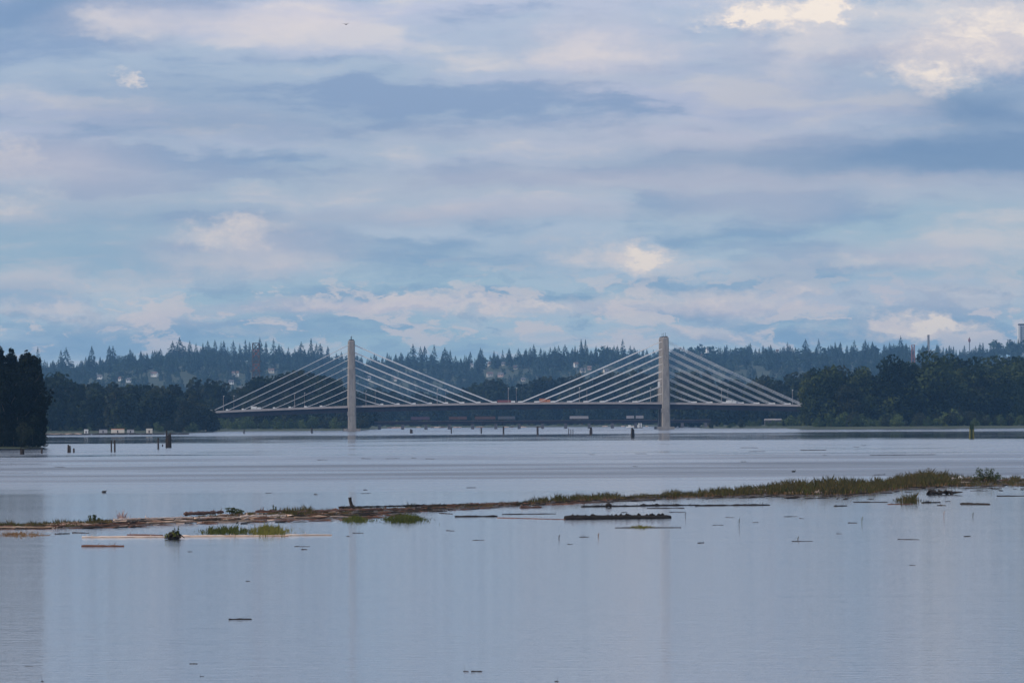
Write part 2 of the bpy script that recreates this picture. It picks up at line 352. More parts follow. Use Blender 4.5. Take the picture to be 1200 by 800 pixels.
def conifer_arrays(seed, whorls, per, wide, gap=.0, fork=False):
    """spruce or fir, 10 m tall: drooping branch fans, a thin top"""
    rd = random.Random(seed); v = []; f = []; mi = []
    def tri(a, b, c, m=0): i = len(v); v.extend([a, b, c]); f.append((i, i + 1, i + 2)); mi.append(m)
    for k in range(whorls):
        tt = k / (whorls - 1); z = 1.0 + 8.7 * tt; r = wide * (1 - tt) ** .85 * rd.uniform(.72, 1.2) + .10
        if tt < .15: r *= .55 + tt * 3
        for j in range(per):
            if rd.random() < gap: continue
            a = 6.283 * (j + rd.random()) / per; rr = r * rd.uniform(.6, 1.15); dz = -rr * rd.uniform(.15, .5)
            ca, sa = math.cos(a), math.sin(a); wv2 = max(.22, rr * .42)
            tri((ca * .05, sa * .05, z + .45), (ca * rr - sa * wv2 * .5, sa * rr + ca * wv2 * .5, z + dz - .1), (ca * rr + sa * wv2 * .5, sa * rr - ca * wv2 * .5, z + dz + .1))
            tri((ca * .05, sa * .05, z - .5), (ca * rr * .9 - sa * wv2 * .3, sa * rr * .9 + ca * wv2 * .3, z + dz + .1), (ca * rr, sa * rr, z + dz - .15))
    for j in range(3):
        a = j * 2.1; b = a + 2.1
        tri((.16 * math.cos(a), .16 * math.sin(a), -.4), (.16 * math.cos(b), .16 * math.sin(b), -.4), (0, 0, 9.9), 1)
        tri((.13 * math.cos(a), .13 * math.sin(a), 8.6), (.13 * math.cos(b), .13 * math.sin(b), 8.6), (0, 0, 10.4), 0)
    return np.array(v), np.array(f), np.array(mi)
def hill_broad_arrays(seed, n=75):
    rd = random.Random(seed); cs = []; rs = []
    for i in range(6):
        a = rd.uniform(0, 6.28); z = rd.uniform(3, 8.2); rr = rd.uniform(.3, 2.0) * (1.1 - z / 12)
        cs.append((math.cos(a) * rr, math.sin(a) * rr, z)); q = rd.uniform(1.6, 2.4); rs.append((q, q, q * .8))
    V, Fq = leaf_cloud(cs, rs, n, 1.5, seed=seed); 
    F3 = np.concatenate([Fq[:, [0, 1, 2]], Fq[:, [0, 2, 3]]]); return V, F3, np.zeros(len(F3), int)

# ------------------------------------------------------------------ the far hill: houses, trees
HOUSES = [  # px, py of the base, width m, label
 (117, 444, 11, 'white house on the left hillside, leftmost of the three'),
 (142, 446, 10, 'white house on the left hillside, middle one of three above the wooded bank'),
 (151, 448, 12, 'white house on the left hillside, rightmost of the three'),
 (181, 442, 14, 'long low house among trees on the hill, right of the three white houses'),
 (271, 450, 11, 'bright white house in the gap of trees left of the lattice tower'),
 (276, 441, 15, 'broad grey roofed house above the bright white house near the lattice tower'),
 (283, 458, 9, 'low pale house beside the foot of the lattice tower, nearest to it'),
 (318, 437, 13, 'pale house on the hill just right of the lattice tower'),
 (432, 445, 10, 'small white house on the hill just right of the left bridge pylon'),
 (464, 446, 8, 'small bright white house behind the upper cables right of the left pylon'),
 (553, 428, 7, 'single tiny white house high on the hill over the middle of the bridge'),
 (574, 427, 9, 'pale house high on the central hill, left one of a pair near the skyline'),
 (590, 428, 9, 'pale house high on the central hill, right one of a pair near the skyline'),
 (574, 442, 14, 'wide pale house low on the central hill above the mid span, left one'),
 (587, 442, 12, 'pale pinkish house low on the central hill above the mid span, right one'),
 (604, 433, 8, 'small pale house alone halfway up the central hill'),
 (613, 447, 9, 'small pale house at the foot of the central hill'),
 (675, 430, 10, 'tall white house on the hill left of the right pylon, upper one'),
 (683, 437, 13, 'pale house on the hill left of the right pylon, lower one'),
 (691, 434, 9, 'reddish house partly hidden by trees left of the right pylon'),
 (710, 437, 10, 'cream house with brown roof close to the cables left of the right pylon'),
 (823, 417, 6, 'tiny white house high on the hill right of the right pylon, lower one'),
 (829, 410, 6, 'tiny white house at the skyline right of the right pylon, upper one'),
 (911, 412, 7, 'tiny white house on the hill over the right end of the bridge')]
def hill_hit(px, py):
    d = ray(px, py); o = Vector((0, 0, CAM_H)); y = 8300
    while y < 12600:
        p = o + d * (y / d.y)
        if hill_z(p.x, y) + 1.6 >= p.z: return Vector((p.x, y, hill_z(p.x, y) + 1.4))
        y += 40
    p = o + d * (11900 / d.y); return Vector((p.x, 11900, p.z - 1))
roofs = [mat('roof_grey', (.12, .12, .13), (.18, .17, .17), .8, .5), mat('roof_brown', (.16, .11, .09), (.22, .15, .12), .8, .5)]
walls = [mat('house_white', (.80, .79, .76), (.74, .73, .70), .7, .4), mat('house_cream', (.62, .56, .48), (.55, .50, .43), .7, .4), mat('house_pink', (.52, .38, .35), (.46, .34, .31), .7, .4)]
glass_m = mat('window_glass', (.03, .04, .05), (.05, .06, .07), .15, 1)
house_pts = []
for i, (px, py, wd, lab) in enumerate(HOUSES):
    wd = wd * .66
    c = hill_hit(px, py); house_pts.append((px, py, c.y, wd))
    hh = wd * (.75 if 'tall' in lab else .5)
    e = empty('house', c, lab, 'house', 'houses among the trees on the far hill', rz=random.uniform(-.35, .35))
    wl = walls[0 if 'white' in lab else 2 if ('pink' in lab or 'red' in lab) else 1]
    mb = MB(); mb.box(-wd / 2, wd / 2, -4, 4, -4, hh); mb.poly([(-wd / 2, -4, hh), (-wd / 2, 4, hh), (-wd / 2, 0, hh + 2.6)]); mb.poly([(wd / 2, -4, hh), (wd / 2, 0, hh + 2.6), (wd / 2, 4, hh)])
    mb.obj('wall', wl, e)
    mb = MB(); rw = wd / 2 + .5
    for s in (-1, 1):
        mb.poly([(-rw, s * 4.6, hh - .25), (rw, s * 4.6, hh - .25), (rw, 0, hh + 2.75), (-rw, 0, hh + 2.75)][::s]); mb.poly([(-rw, s * 4.6, hh - .45), (rw, s * 4.6, hh - .45), (rw, 0, hh + 2.62), (-rw, 0, hh + 2.62)][::-s])
    rf = mb.obj('roof', roofs[i % 2], e)
    for k in range(max(2, int(wd / 4))):
        x = -wd / 2 + wd * (k + .5) / max(2, int(wd / 4)); mb = MB(); mb.box(x - .6, x + .6, -4.08, -3.9, hh * .45, hh * .45 + 1.4); mb.obj('window', glass_m, e)

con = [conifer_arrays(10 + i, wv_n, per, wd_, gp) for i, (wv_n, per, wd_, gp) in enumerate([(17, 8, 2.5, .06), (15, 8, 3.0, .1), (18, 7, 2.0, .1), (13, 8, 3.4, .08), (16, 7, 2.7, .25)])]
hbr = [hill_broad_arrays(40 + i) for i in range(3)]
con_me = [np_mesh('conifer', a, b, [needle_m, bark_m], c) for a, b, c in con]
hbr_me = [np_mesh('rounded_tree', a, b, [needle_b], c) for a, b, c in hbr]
PEAKS = tab('45:405 72:409 78:407 108:406 128:403 133:406 152:408 165:412 178:413 186:410 202:400 207:404 211:396 223:398 229:401 237:400 243:399 252:397 258:400 263:398 274:398 281:401 287:398 292:400 298:402 304:396 311:400 320:397 327:398 338:407 353:401 364:397 370:402 376:403 384:406 483:402 492:405 498:406 509:404 522:406 527:409 551:411 564:407 578:410 608:408 616:406 626:404 638:409 650:406 662:402 680:398 686:396 699:404 720:404 729:398 738:405 880:399 922:401 943:397 960:397 979:401 1002:398 1013:395 1023:400 1055:394 1081:405 1097:402 1118:406 1151:402')
ROUND = [(708, 402), (714, 404), (790, 405), (797, 405), (812, 402), (820, 400), (828, 401), (836, 403), (650, 409), (1165, 395), (1172, 396), (1184, 395), (1192, 398), (1198, 396), (1050, 399), (1061, 400), (935, 404), (968, 403)]
def clear_of_houses(px, y, top, w_=6):
    for hx, hy, hd, wd in house_pts:
        hw = wd / hd * FPX / 2 + w_ * .4
        if abs(px - hx) < hw and y < hd + 30 and top < hy - 2.2: return random.random() < .12
    return True
def put_hill(px, top, D, kind, label, group, wsc=1.0):
    p = at(px, top, D); z0 = hill_z(p.x, D) + 1.2; h = max(8, p.z - z0)
    me = con_me[random.randrange(5)] if kind == 'c' else hbr_me[random.randrange(3)]
    nm = 'conifer_tree' if kind == 'c' else 'broadleaf_tree'
    o = bpy.data.objects.new(nm, me); COL.objects.link(o); o.location = (p.x, D, z0)
    s = h / 10.2; o.scale = (s * wsc, s * wsc, s); o.rotation_euler = (0, 0, random.uniform(0, 6.28))
    tag(o, label, 'tree', group)
LC = 'blue-hazed conifer whose pointed top stands up from the far hill skyline'
for i_, (px, top) in enumerate(PEAKS): put_hill(px + random.uniform(-1, 1), top + max(-1, random.gauss(0, 1.6)), random.uniform(11750, 12050), 'c', 'pointed conifer standing up from the far hill skyline, %s such peak from the left' % (('%d%s' % (i_ + 1, 'th' if 10 < (i_ + 1) % 100 < 14 else {1: 'st', 2: 'nd', 3: 'rd'}.get((i_ + 1) % 10, 'th')))), 'tall conifers along the hill skyline', random.uniform(.95, 1.5))
ROUND.sort()
for px, top in ROUND: put_hill(px, top, random.uniform(11800, 12000), 'b', 'round-topped tree standing up from the hill skyline, %d%s such crown from the left' % (ROUND.index((px, top)) + 1, {1: 'st', 2: 'nd', 3: 'rd'}.get(ROUND.index((px, top)) + 1, 'th')), 'round trees along the hill skyline', 1.2)
# the wood on the slopes reads as one mass
VV = []; FF = []; MM = []; base_i = 0
FILL = []
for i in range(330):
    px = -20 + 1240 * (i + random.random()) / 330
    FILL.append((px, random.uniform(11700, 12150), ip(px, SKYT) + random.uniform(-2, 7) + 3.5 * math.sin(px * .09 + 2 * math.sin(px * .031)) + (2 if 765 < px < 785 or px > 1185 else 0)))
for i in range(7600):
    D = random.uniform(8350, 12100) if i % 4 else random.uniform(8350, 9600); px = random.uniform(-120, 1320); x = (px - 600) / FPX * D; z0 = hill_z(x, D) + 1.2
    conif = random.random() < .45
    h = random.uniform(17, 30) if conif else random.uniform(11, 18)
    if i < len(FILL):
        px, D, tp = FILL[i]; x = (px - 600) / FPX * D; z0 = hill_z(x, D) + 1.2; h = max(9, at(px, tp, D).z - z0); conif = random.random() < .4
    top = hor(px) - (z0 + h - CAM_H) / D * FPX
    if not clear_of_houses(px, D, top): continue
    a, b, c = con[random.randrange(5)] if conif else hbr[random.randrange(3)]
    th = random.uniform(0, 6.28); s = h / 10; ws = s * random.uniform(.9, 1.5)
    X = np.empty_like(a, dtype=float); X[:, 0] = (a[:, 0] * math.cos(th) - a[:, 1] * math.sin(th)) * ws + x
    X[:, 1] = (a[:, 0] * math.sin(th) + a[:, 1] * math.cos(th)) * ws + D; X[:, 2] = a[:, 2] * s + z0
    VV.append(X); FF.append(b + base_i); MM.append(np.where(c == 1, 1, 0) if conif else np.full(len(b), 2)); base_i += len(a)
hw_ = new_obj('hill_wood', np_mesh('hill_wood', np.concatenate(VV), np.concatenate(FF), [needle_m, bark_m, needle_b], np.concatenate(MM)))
tag(hw_, 'mixed wood covering the slopes of the far blue hill', 'wood', kind='stuff')

# masts and buildings on the skyline
red_m = mat('tower_red', (.26, .10, .085), (.22, .09, .08), .7, .5); grey_st = mat('tower_grey', (.07, .07, .085), (.10, .095, .11), .6, .5)
def lattice(px, ptop, D, wt, wb, zb, label, cat='tower', bays=9, thick=.35, redfrom=0, nm='lattice_tower'):
    top = at(px, ptop, D); H = top.z - zb
    e = empty(nm, (top.x, D, zb), label, cat)
    def hwid(t): return (wb + (wt - wb) * t) / 2
    for sx in (-1, 1):
        for sy in (-1, 1):
            mb = MB(); mb.tube([(sx * hwid(0), sy * hwid(0), 0), (sx * hwid(1), sy * hwid(1), H)], thick, 4); mb.obj('leg', grey_st if redfrom == 0 else red_m, e)
    for k in range(bays):
        t0, t1 = k / bays, (k + 1) / bays; mb = MB()
        for s in (-1, 1):
            for ax in (0, 1):
                def pt(u, t): 
                    q = hwid(t); return (u * q, s * q, t * H) if ax == 0 else (s * q, u * q, t * H)
                mb.tube([pt(-1, t0), pt(1, t1)], thick * .6, 4); mb.tube([pt(1, t0), pt(-1, t1)], thick * .6, 4); mb.tube([pt(-1, t1), pt(1, t1)], thick * .7, 4)
        mb.obj('brace', red_m if (k % 2 == 0) or redfrom else grey_st, e)
    return e
lt = lattice(300, 402, 5600, 5.4, 6.2, 1, 'tall narrow lattice tower with reddish bands left of the left pylon', thick=.42, bays=12)
for zz in (54, 46, 38):
    mb = MB(); mb.box(-4.6, 4.6, -.4, .4, zz, zz + .8, top=.98); mb.obj('crossarm', grey_st, lt)
lattice(1070, 404, 8600, 3.6, 4.6, 20, 'short red and grey lattice mast over the wood on the right', thick=.4, bays=8, redfrom=1)
c = at(1088, 392, 11900); hz = hill_z(c.x, 11900); e = empty('chimney_tower', (c.x, 11900, hz), 'grey concrete tower block standing on the right skyline', 'tower')
mb = MB(); mb.box(-2.0, 2.0, -2.0, 2.0, 0, c.z - hz - 1.5, top=.94); mb.obj('shaft', concrete, e)
mb = MB(); mb.box(-2.1, 2.1, -2.1, 2.1, c.z - hz - 1.49, c.z - hz - .6); mb.obj('rim', grey_st, e)
c = at(1136, 395, 11900); hz = hill_z(c.x, 11900); e = empty('water_tower', (c.x, 11900, hz), 'thin mast with a dark round tank on the right skyline', 'mast')
mb = MB(); mb.tube([(0, 0, 0), (0, 0, c.z - hz)], .7, 8); mb.obj('mast', grey_st, e)
mb = MB(); mb.tube([(0, 0, c.z - hz - 9), (0, 0, c.z - hz - 7.5), (0, 0, c.z - hz - 3.5), (0, 0, c.z - hz - 2)], [.8, 2.1, 2.1, .8], 10); mb.obj('tank', red_m, e)
c = at(1193, 381, 12100); x0 = c.x; hz = hill_z(x0 + 10, 12100); e = empty('apartment_tower', (x0, 12100, hz), 'pale high-rise block above the trees at the right edge of the skyline', 'building'); H = c.z - hz
mb = MB(); mb.box(0, 3.4, 0, 18, 0, H); mb.obj('corner_wall', walls[0], e)
mb = MB(); mb.box(3.4, 24, .8, 18, 0, H - .4); mb.obj('wall', mat('tower_wall', (.40, .42, .45), (.46, .47, .50), .6, .3), e)
mb = MB(); mb.box(1, 23, 1.5, 17, H, H + 2.6); mb.obj('roof', steel_dark, e)
for k in range(12):
    for j in range(4):
        mb = MB(); mb.box(5 + j * 4.7, 8 + j * 4.7, .62, .78, H - 5 - k * 3.6, H - 3 - k * 3.6); mb.obj('window', glass_m, e)

# ------------------------------------------------------------------ riverside trees
FAR = [broad_meshes(100 + i, 1500, .85, lm, wd, lw) for i, (lm, wd, lw) in enumerate([(leaf_m, .36, .04), (leaf_m, .42, .03), (leaf_olive, .33, .05), (leaf_m, .30, .04), (leaf_olive, .40, .03), (leaf_m, .46, .04)])]
BIG = [broad_meshes(200 + i, 5200, .50, lm, wd, lw, 15) for i, (lm, wd, lw) in enumerate([(leaf_bank, .34, .05), (leaf_bank, .40, .06), (leaf_olive, .32, .04), (leaf_bank, .44, .05), (leaf_m, .29, .05)])]
SHR = [broad_meshes(300 + i, 900, .95, lm, .66, .02, 6) for i, lm in enumerate([leaf_light, leaf_light, leaf_olive])]
for cr_, tr_ in FAR:  # far trees: crown and trunk as two materials of one mesh is not needed; trunk stays hidden in the crown
    pass
def nth(i): return '%d%s' % (i, 'th' if 10 < i % 100 < 14 else {1: 'st', 2: 'nd', 3: 'rd'}.get(i % 10, 'th'))
def tree(me, x, y, z, h, wsc, name, label, group, cat='tree', parts=True):
    s = h / 9.8; rz = random.uniform(0, 6.28)
    if not parts:
        o = bpy.data.objects.new(name, me[0]); COL.objects.link(o); o.location = (x, y, z); o.scale = (s * wsc, s * wsc, s); o.rotation_euler = (0, 0, rz); return tag(o, label, cat, group)
    e = empty(name, (x, y, z), label, cat, group, rz); e.scale = (s * wsc, s * wsc, s)
    for m_, n_ in ((me[0], 'crown'), (me[1], 'trunk')):
        k = bpy.data.objects.new(n_, m_); COL.objects.link(k); k.parent = e
    return e
def belt(p0, p1, n, D0, D1, prof, label, group, meshes, jit=4, hmin=.78, cat='tree', name='broadleaf_tree', wsc=(.85, 1.2), parts=True, hpx=None):
    prof = tab(prof) if isinstance(prof, str) else prof
    for i in range(n):
        px = p0 + (p1 - p0) * (i + random.random()) / n; D = random.uniform(D0, D1)
        tp = ip(px, prof) + random.uniform(-.5, jit); P_ = at(px, tp, D); z0 = land_z(P_.x, D)
        if z0 < .2: z0 = .2
        h = (P_.z - z0) * (random.uniform(hmin, 1.0) if random.random() < .5 else 1.0)
        tree(meshes[random.randrange(len(meshes))], P_.x, D, z0, max(h, 2.5), random.uniform(*wsc), name, label.replace('NTH', nth(i + 1)), group, cat, parts)
PA = '30:432 50:434 75:437 85:441 100:446 125:446 150:449 180:447 195:448 215:453 240:456'
PB = '215:456 225:446 235:442 250:442 262:447 270:464 278:466 285:452 300:441 310:435 350:434 380:435 395:441 405:450 420:456 440:454'
PC = '425:451 450:451 470:458 500:455 550:450 560:444 575:442 590:444 600:449 620:446 630:439 650:437 690:439 700:435 720:435 750:431 765:436 800:434 820:433 840:440 870:444'
PD = '780:440 850:446 865:440 900:438 930:435 960:436'
PE = '940:434 955:429 965:427 978:426 988:432 998:436 1003:430 1020:431 1035:432 1045:424 1055:420 1070:421 1080:423 1088:418 1097:416 1115:417 1130:419 1160:418 1185:417 1200:415 1240:414'
belt(20, 232, 34, 4050, 4300, PA, 'NTH dark tree from the left in the back row of the left bank wood', 'back trees of the left bank wood', FAR)
belt(40, 228, 22, 3900, 4010, [(a, b + 5) for a, b in tab(PA)], 'NTH dark tree from the left in the front row of the left bank wood', 'front trees of the left bank wood', FAR, 8)
belt(212, 432, 36, 4750, 5100, PB, 'NTH tree from the left in the tall row behind the leftmost cable fan', 'trees behind the left cable fan', FAR)
belt(215, 432, 18, 4450, 4700, [(a, max(b + 14, 462)) for a, b in tab(PB)], 'NTH tree from the left in the lower row behind the left deck end', 'lower trees behind the left deck', FAR, 8)
belt(425, 860, 50, 6050, 6500, PC, 'NTH tree from the left in the distant row above the main span deck', 'trees behind the main span', FAR)
belt(432, 850, 24, 5850, 5990, [(a, 468) for a, b in tab(PC)], 'NTH tree from the left in the low row seen under the main span', 'trees seen under the main span', FAR, 12)
belt(780, 960, 24, 4800, 5200, PD, 'NTH tree from the left behind the rightmost cable fan', 'trees behind the right cable fan', FAR)
belt(966, 1235, 20, 4120, 4300, PE, 'NTH tall tree from the bridge end in the back row, right bank wood', 'back trees of the right bank wood', BIG, 3)
belt(962, 1235, 20, 3830, 3980, [(a, b + 5) for a, b in tab(PE)], 'NTH tall tree from the bridge end in the front row, right bank wood', 'front trees of the right bank wood', BIG, 14)
for px, tp, wsc, lab in [(956, 433, .8, 'round dark tree ending the right bank wood and hiding the deck end'), (961, 446, .9, 'lower dark tree before the end of the right bank wood, beside the deck'), (967, 426, 1.0, 'largest round dark tree of the right bank wood near the bridge end'), (1005, 432, .9, 'tree second from the bridge end in the right bank wood, with a flat shoulder'), (1054, 419, .95, 'tall tree rising over its neighbours a third along the right bank wood'), (1096, 415, .95, 'tallest domed tree in the middle of the right bank wood')]:
    P_ = at(px, tp, 3850); tree(BIG[1 if wsc == 1 else 3], P_.x, 3850, 1.4, P_.z - 1.4, wsc, 'broadleaf_tree', lab, 'front trees of the right bank wood')
belt(222, 430, 26, 4330, 4420, '220:488 240:486 280:487 300:484 330:485 430:486', 'NTH light green shrub from the left under the left deck end', 'shrubs under the left end of the bridge', SHR, 8, cat='shrub', name='shrub', parts=True)
belt(832, 948, 20, 4230, 4340, '830:494 850:491 900:491 930:485 948:480', 'NTH light green shrub from the left under the right deck end', 'shrubs under the right end of the bridge', SHR, 5, cat='shrub', name='shrub')
belt(952, 1235, 40, 3735, 3800, '940:486 1000:480 1020:488 1045:478 1060:484 1120:474 1150:486 1180:480 1235:478', 'NTH light green shrub from the bridge end along the right bank wood', 'shrubs along the right bank', SHR, 10, cat='shrub', name='shrub')
belt(52, 225, 18, 3850, 3890, '50:498 120:497 180:490 225:492', 'NTH small dark shrub from the left on the left bank shore', 'shrubs along the left bank', SHR, 6, cat='shrub', name='shrub')
belt(440, 830, 34, 5760, 5800, '440:492 830:492', 'NTH low bush from the left on the distant shore under the main span', 'bushes on the distant shore', SHR, 4, cat='bush', name='bush', parts=False)

belt(216, 250, 12, 3965, 4040, '210:462 235:470 252:482', 'NTH tree from the left hiding the left end of the bridge deck', 'trees before the left deck end', FAR, 5)
# near wood on the left point
pt_bank = MB(); 
rows = [(-230, 1640, -190), (-230, 1600, 0)]
V = []; nxx = 26; nyy = 10
for j in range(nyy):
    for i in range(nxx):
        x = -330 + (i / (nxx - 1)) * 222; y = 1595 + j * 30
        edge = min(1, max(0, (-.0692 * y + 1.5 * math.sin(y * .05) - x) / 5)) * min(1, max(0, (y - 1612 + 5 * math.sin(x * .3)) / 8)) * min(1, max(0, (1850 - y) / 15))
        V.append((x, y, -.8 + 1.5 * sst(edge)))
Fc = np.array([(j * nxx + i, j * nxx + i + 1, (j + 1) * nxx + i + 1, (j + 1) * nxx + i) for j in range(nyy - 1) for i in range(nxx - 1)])
tag(new_obj('river_bank', np_mesh('river_bank', np.array(V), Fc, [ground_m], smooth=True)), kind='structure')
NEAR = [broad_meshes(400 + i, 11000, .34, leaf_near, wd, .02, 17, spiky=9) for i, wd in enumerate((.22, .25, .19))]
for k, (px, tp, D, ws, mi_, lab) in enumerate([
    (-28, 414, 1660, 1.0, 1, 'dark tree of the near left wood, cut by the left edge'),
    (0, 411, 1640, 1.0, 0, 'tallest dark tree of the near left wood at the left edge'),
    (16, 421, 1670, .95, 2, 'dark middle tree of the near left wood with a dipped top'),
    (28, 416, 1650, .95, 1, 'dark near left wood tree with several pointed tips'),
    (39, 422, 1680, .62, 0, 'outermost tall tree of the near left wood, leaning over the open water'),
    (8, 436, 1630, .9, 2, 'lower front tree of the near left wood against the taller ones'),
    (20, 452, 1630, .9, 2, 'lowest front tree in the middle of the near left wood'),
    (34, 448, 1632, .85, 1, 'lower front tree at the outer end of the near left wood'),
    (44, 470, 1634, .9, 0, 'small dark tree at the water end of the near left wood'),
    (-60, 414, 1680, 1.1, 0, 'dark tree at the back of the near left wood')]):
    P_ = at(px, tp, D); tree(NEAR[mi_], P_.x, D, .5, P_.z - .5, ws, 'broadleaf_tree', lab, 'dark trees of the near left wood')
NS = [broad_meshes(450, 2600, .5, leaf_near, .6, .0, 7), broad_meshes(451, 2600, .5, leaf_olive, .5, .0, 7)]
for k, (px, tp, hs) in enumerate([(4, 500, 0), (16, 505, 0), (27, 494, 1), (38, 503, 0), (47, 507, 0), (-8, 498, 0), (53, 516, 0)]):
    P_ = at(px, tp, 1622); tree(NS[hs], P_.x, 1622, .3, P_.z - .3, .9, 'shrub', 'pale olive shrub at the foot of the near left wood' if hs else 'dark shrub at the foot of the near left wood, %s from the left' % {-8: '1st', 4: '2nd', 16: '3rd', 38: '4th', 47: '5th', 53: '6th'}[px], None if hs else 'shrubs at the foot of the near wood', 'shrub')

# ------------------------------------------------------------------ cable-stayed bridge
DB = 4100.0; PXM = DB / FPX
bx = lambda px: (px - 600) * PXM
SK = .0375            # skew of the crossing against the sight line
def deck_z(x): return 15.8 - 1.03e-4 * (x - bx(640)) ** 2
bridge = empty('cable_stayed_bridge', (0, DB, 0), 'long cable-stayed road bridge with two tall concrete pylons over the river', 'bridge')
HW = 18.0
xsd = [bx(p) for p in range(238, 988, 10)]
def strip(y0, y1, zo0, zo1, name, m, x_list=xsd):
    mb = MB(); v = []
    for x in x_list:
        z = deck_z(x)
        for (yy, zz) in ((y0, zo0), (y1, zo0), (y1, zo1), (y0, zo1)): v.append((x - SK * yy, yy + SK * x, z + zz))
    mb.v = v
    for i in range(len(x_list) - 1):
        for j in range(4):
            mb.f.append((4 * i + j, 4 * i + (j + 1) % 4, 4 * i + 4 + (j + 1) % 4, 4 * i + 4 + j)); mb.m.append(0)
    mb.f += [(3, 2, 1, 0), tuple(len(v) - 4 + j for j in range(4))]; mb.m += [0, 0]
    return mb.obj(name, m, bridge)
asphalt = mat('asphalt', (.05, .05, .052), (.065, .063, .06), .9, 1)
strip(-HW, HW, -.55, -.1, 'deck', asphalt)
strip(-HW - .3, -HW + .15, -.45, .75, 'parapet', rail_m)
strip(HW - .15, HW + .3, -.75, .85, 'parapet', rail_m)
strip(-HW + .6, -HW + 1.6, -3.3, -.58, 'girder', steel_dark); strip(-.6, .6, -2.6, -.58, 'girder', steel_dark); strip(HW - 1.6, HW - .6, -2.7, -.58, 'girder', steel_dark)
planes = (-17.0, 0.0, 17.0)
def q(x, y, z): return (x - SK * y, y + SK * x, z)
for tx, top, yl, anch in ((bx(411.8), 55.0, 465, ([376 - 18.3 * k for k in range(8)], [447 + 18.9 * k for k in range(8)])), (bx(778.0), 55.9, 461, ([743.6 - 19.25 * k for k in range(8)], [813 + 18.3 * k for k in range(8)]))):
    for yp in planes:
        mb = MB(); zd = deck_z(tx)
        prof = [(0.6, 5.0, 6.0), (zd - 3, 4.7, 5.6), (zd + 6, 4.8, 5.6), (30, 4.4, 5.2), (42, 4.0, 4.6), (top - 1.6, 3.7, 4.0), (top - .8, 3.1, 3.4)]
        v = []
        for z, wx, wy in prof:
            ch = .5
            for ax, ay in ((-1, -1), (1, -1), (1, 1), (-1, 1)):
                cx1, cy1 = ax * wx / 2, ay * wy / 2
                if ax * ay > 0: v += [q(tx + cx1, yp + cy1 - ay * ch, z), q(tx + cx1 - ax * ch, yp + cy1, z)] if ax < 0 else [q(tx + cx1, yp + cy1 - ay * ch, z), q(tx + cx1 - ax * ch, yp + cy1, z)]
                else: v += [q(tx + cx1 - ax * ch, yp + cy1, z), q(tx + cx1, yp + cy1 - ay * ch, z)]
        mb.v = v
        for i in range(len(prof) - 1):
            for j in range(8): mb.f.append((8 * i + j, 8 * i + (j + 1) % 8, 8 * i + 8 + (j + 1) % 8, 8 * i + 8 + j)); mb.m.append(0)
        mb.f.append(tuple(len(v) - 8 + j for j in range(8))); mb.m.append(0)
        pyl = mb.obj('pylon', concrete, bridge)
        mb = MB(); c0 = q(tx, yp, 0); mb.box(c0[0] - 1.3, c0[0] + 1.3, c0[1] - 1.3, c0[1] + 1.3, top - .8, top - .3); mb.tube([(c0[0], c0[1], top - .4), (c0[0], c0[1], top + 1.8)], .1, 5); mb.obj('cap', steel_dark, pyl)
        mb = MB(); mb.box(c0[0] - 5, c0[0] + 5, c0[1] - 5, c0[1] + 5, -1.5, 1.5); mb.obj('pile_cap', concrete, bridge)
        for side, al in zip((-1, 1), anch):
            for k, apx in enumerate(al):
                ax_ = bx(apx); za = deck_z(ax_) + .6
                zt = (hor(411.8) - (yl - 8.65 * k)) * PXM + 6 + (0 if yl == 465 else -1.1)
                p0 = q(ax_, yp, za); p1 = q(tx + side * 2.0, yp, zt)
                sag = [tuple(p0[i] + (p1[i] - p0[i]) * u - (0.8 + .12 * k) * 4 * u * (1 - u) * (i == 2) * .35 for i in range(3)) for u in (0, .2, .4, .6, .8, 1)]
                mb = MB(); mb.tube(sag, .13, 6); cb = mb.obj('cable', cable_m, bridge)
                mb = MB(); mb.box(p0[0] - .8, p0[0] + .8, p0[1] - .5, p0[1] + .5, za - .7, za + .9, top=.7); mb.obj('anchor', white_m, bridge)
    mb = MB(); a0 = q(tx, 0, 0); mb.box(a0[0] - 2.2, a0[0] + 2.2, a0[1] - 20, a0[1] + 20, zd - 5.2, zd - 2.75); mb.obj('crossbeam', concrete, bridge)
for k in range(9):   # floor beams hint + lamp posts
    px = 262 + k * 83
    for s in (-1, 1):
        x = bx(px + (s > 0) * 12); p = q(x, s * (HW - .6), deck_z(x)); mb = MB()
        mb.tube([p, (p[0], p[1], p[2] + 8.5), (p[0] + .2, p[1] - s * 1.0, p[2] + 9.3), (p[0] + .2, p[1] - s * 2.6, p[2] + 9.4)], [.15, .11, .09, .08], 5)
        lp = mb.obj('lamp_post', rail_m, bridge); mb = MB(); mb.box(p[0] - .15, p[0] + .6, p[1] - s * 2.6 - .3, p[1] - s * 2.6 + .3, p[2] + 9.3, p[2] + 9.55); mb.obj('lamp_head', white_m, lp)
for px in (243, 975):
    x = bx(px)
    for yp in (-12, 0, 12):
        p = q(x, yp, 0); mb = MB(); mb.tube([(p[0], p[1], -1), (p[0], p[1], deck_z(x) - 2.7)], 1.0, 10); mb.obj('pier', concrete, bridge)
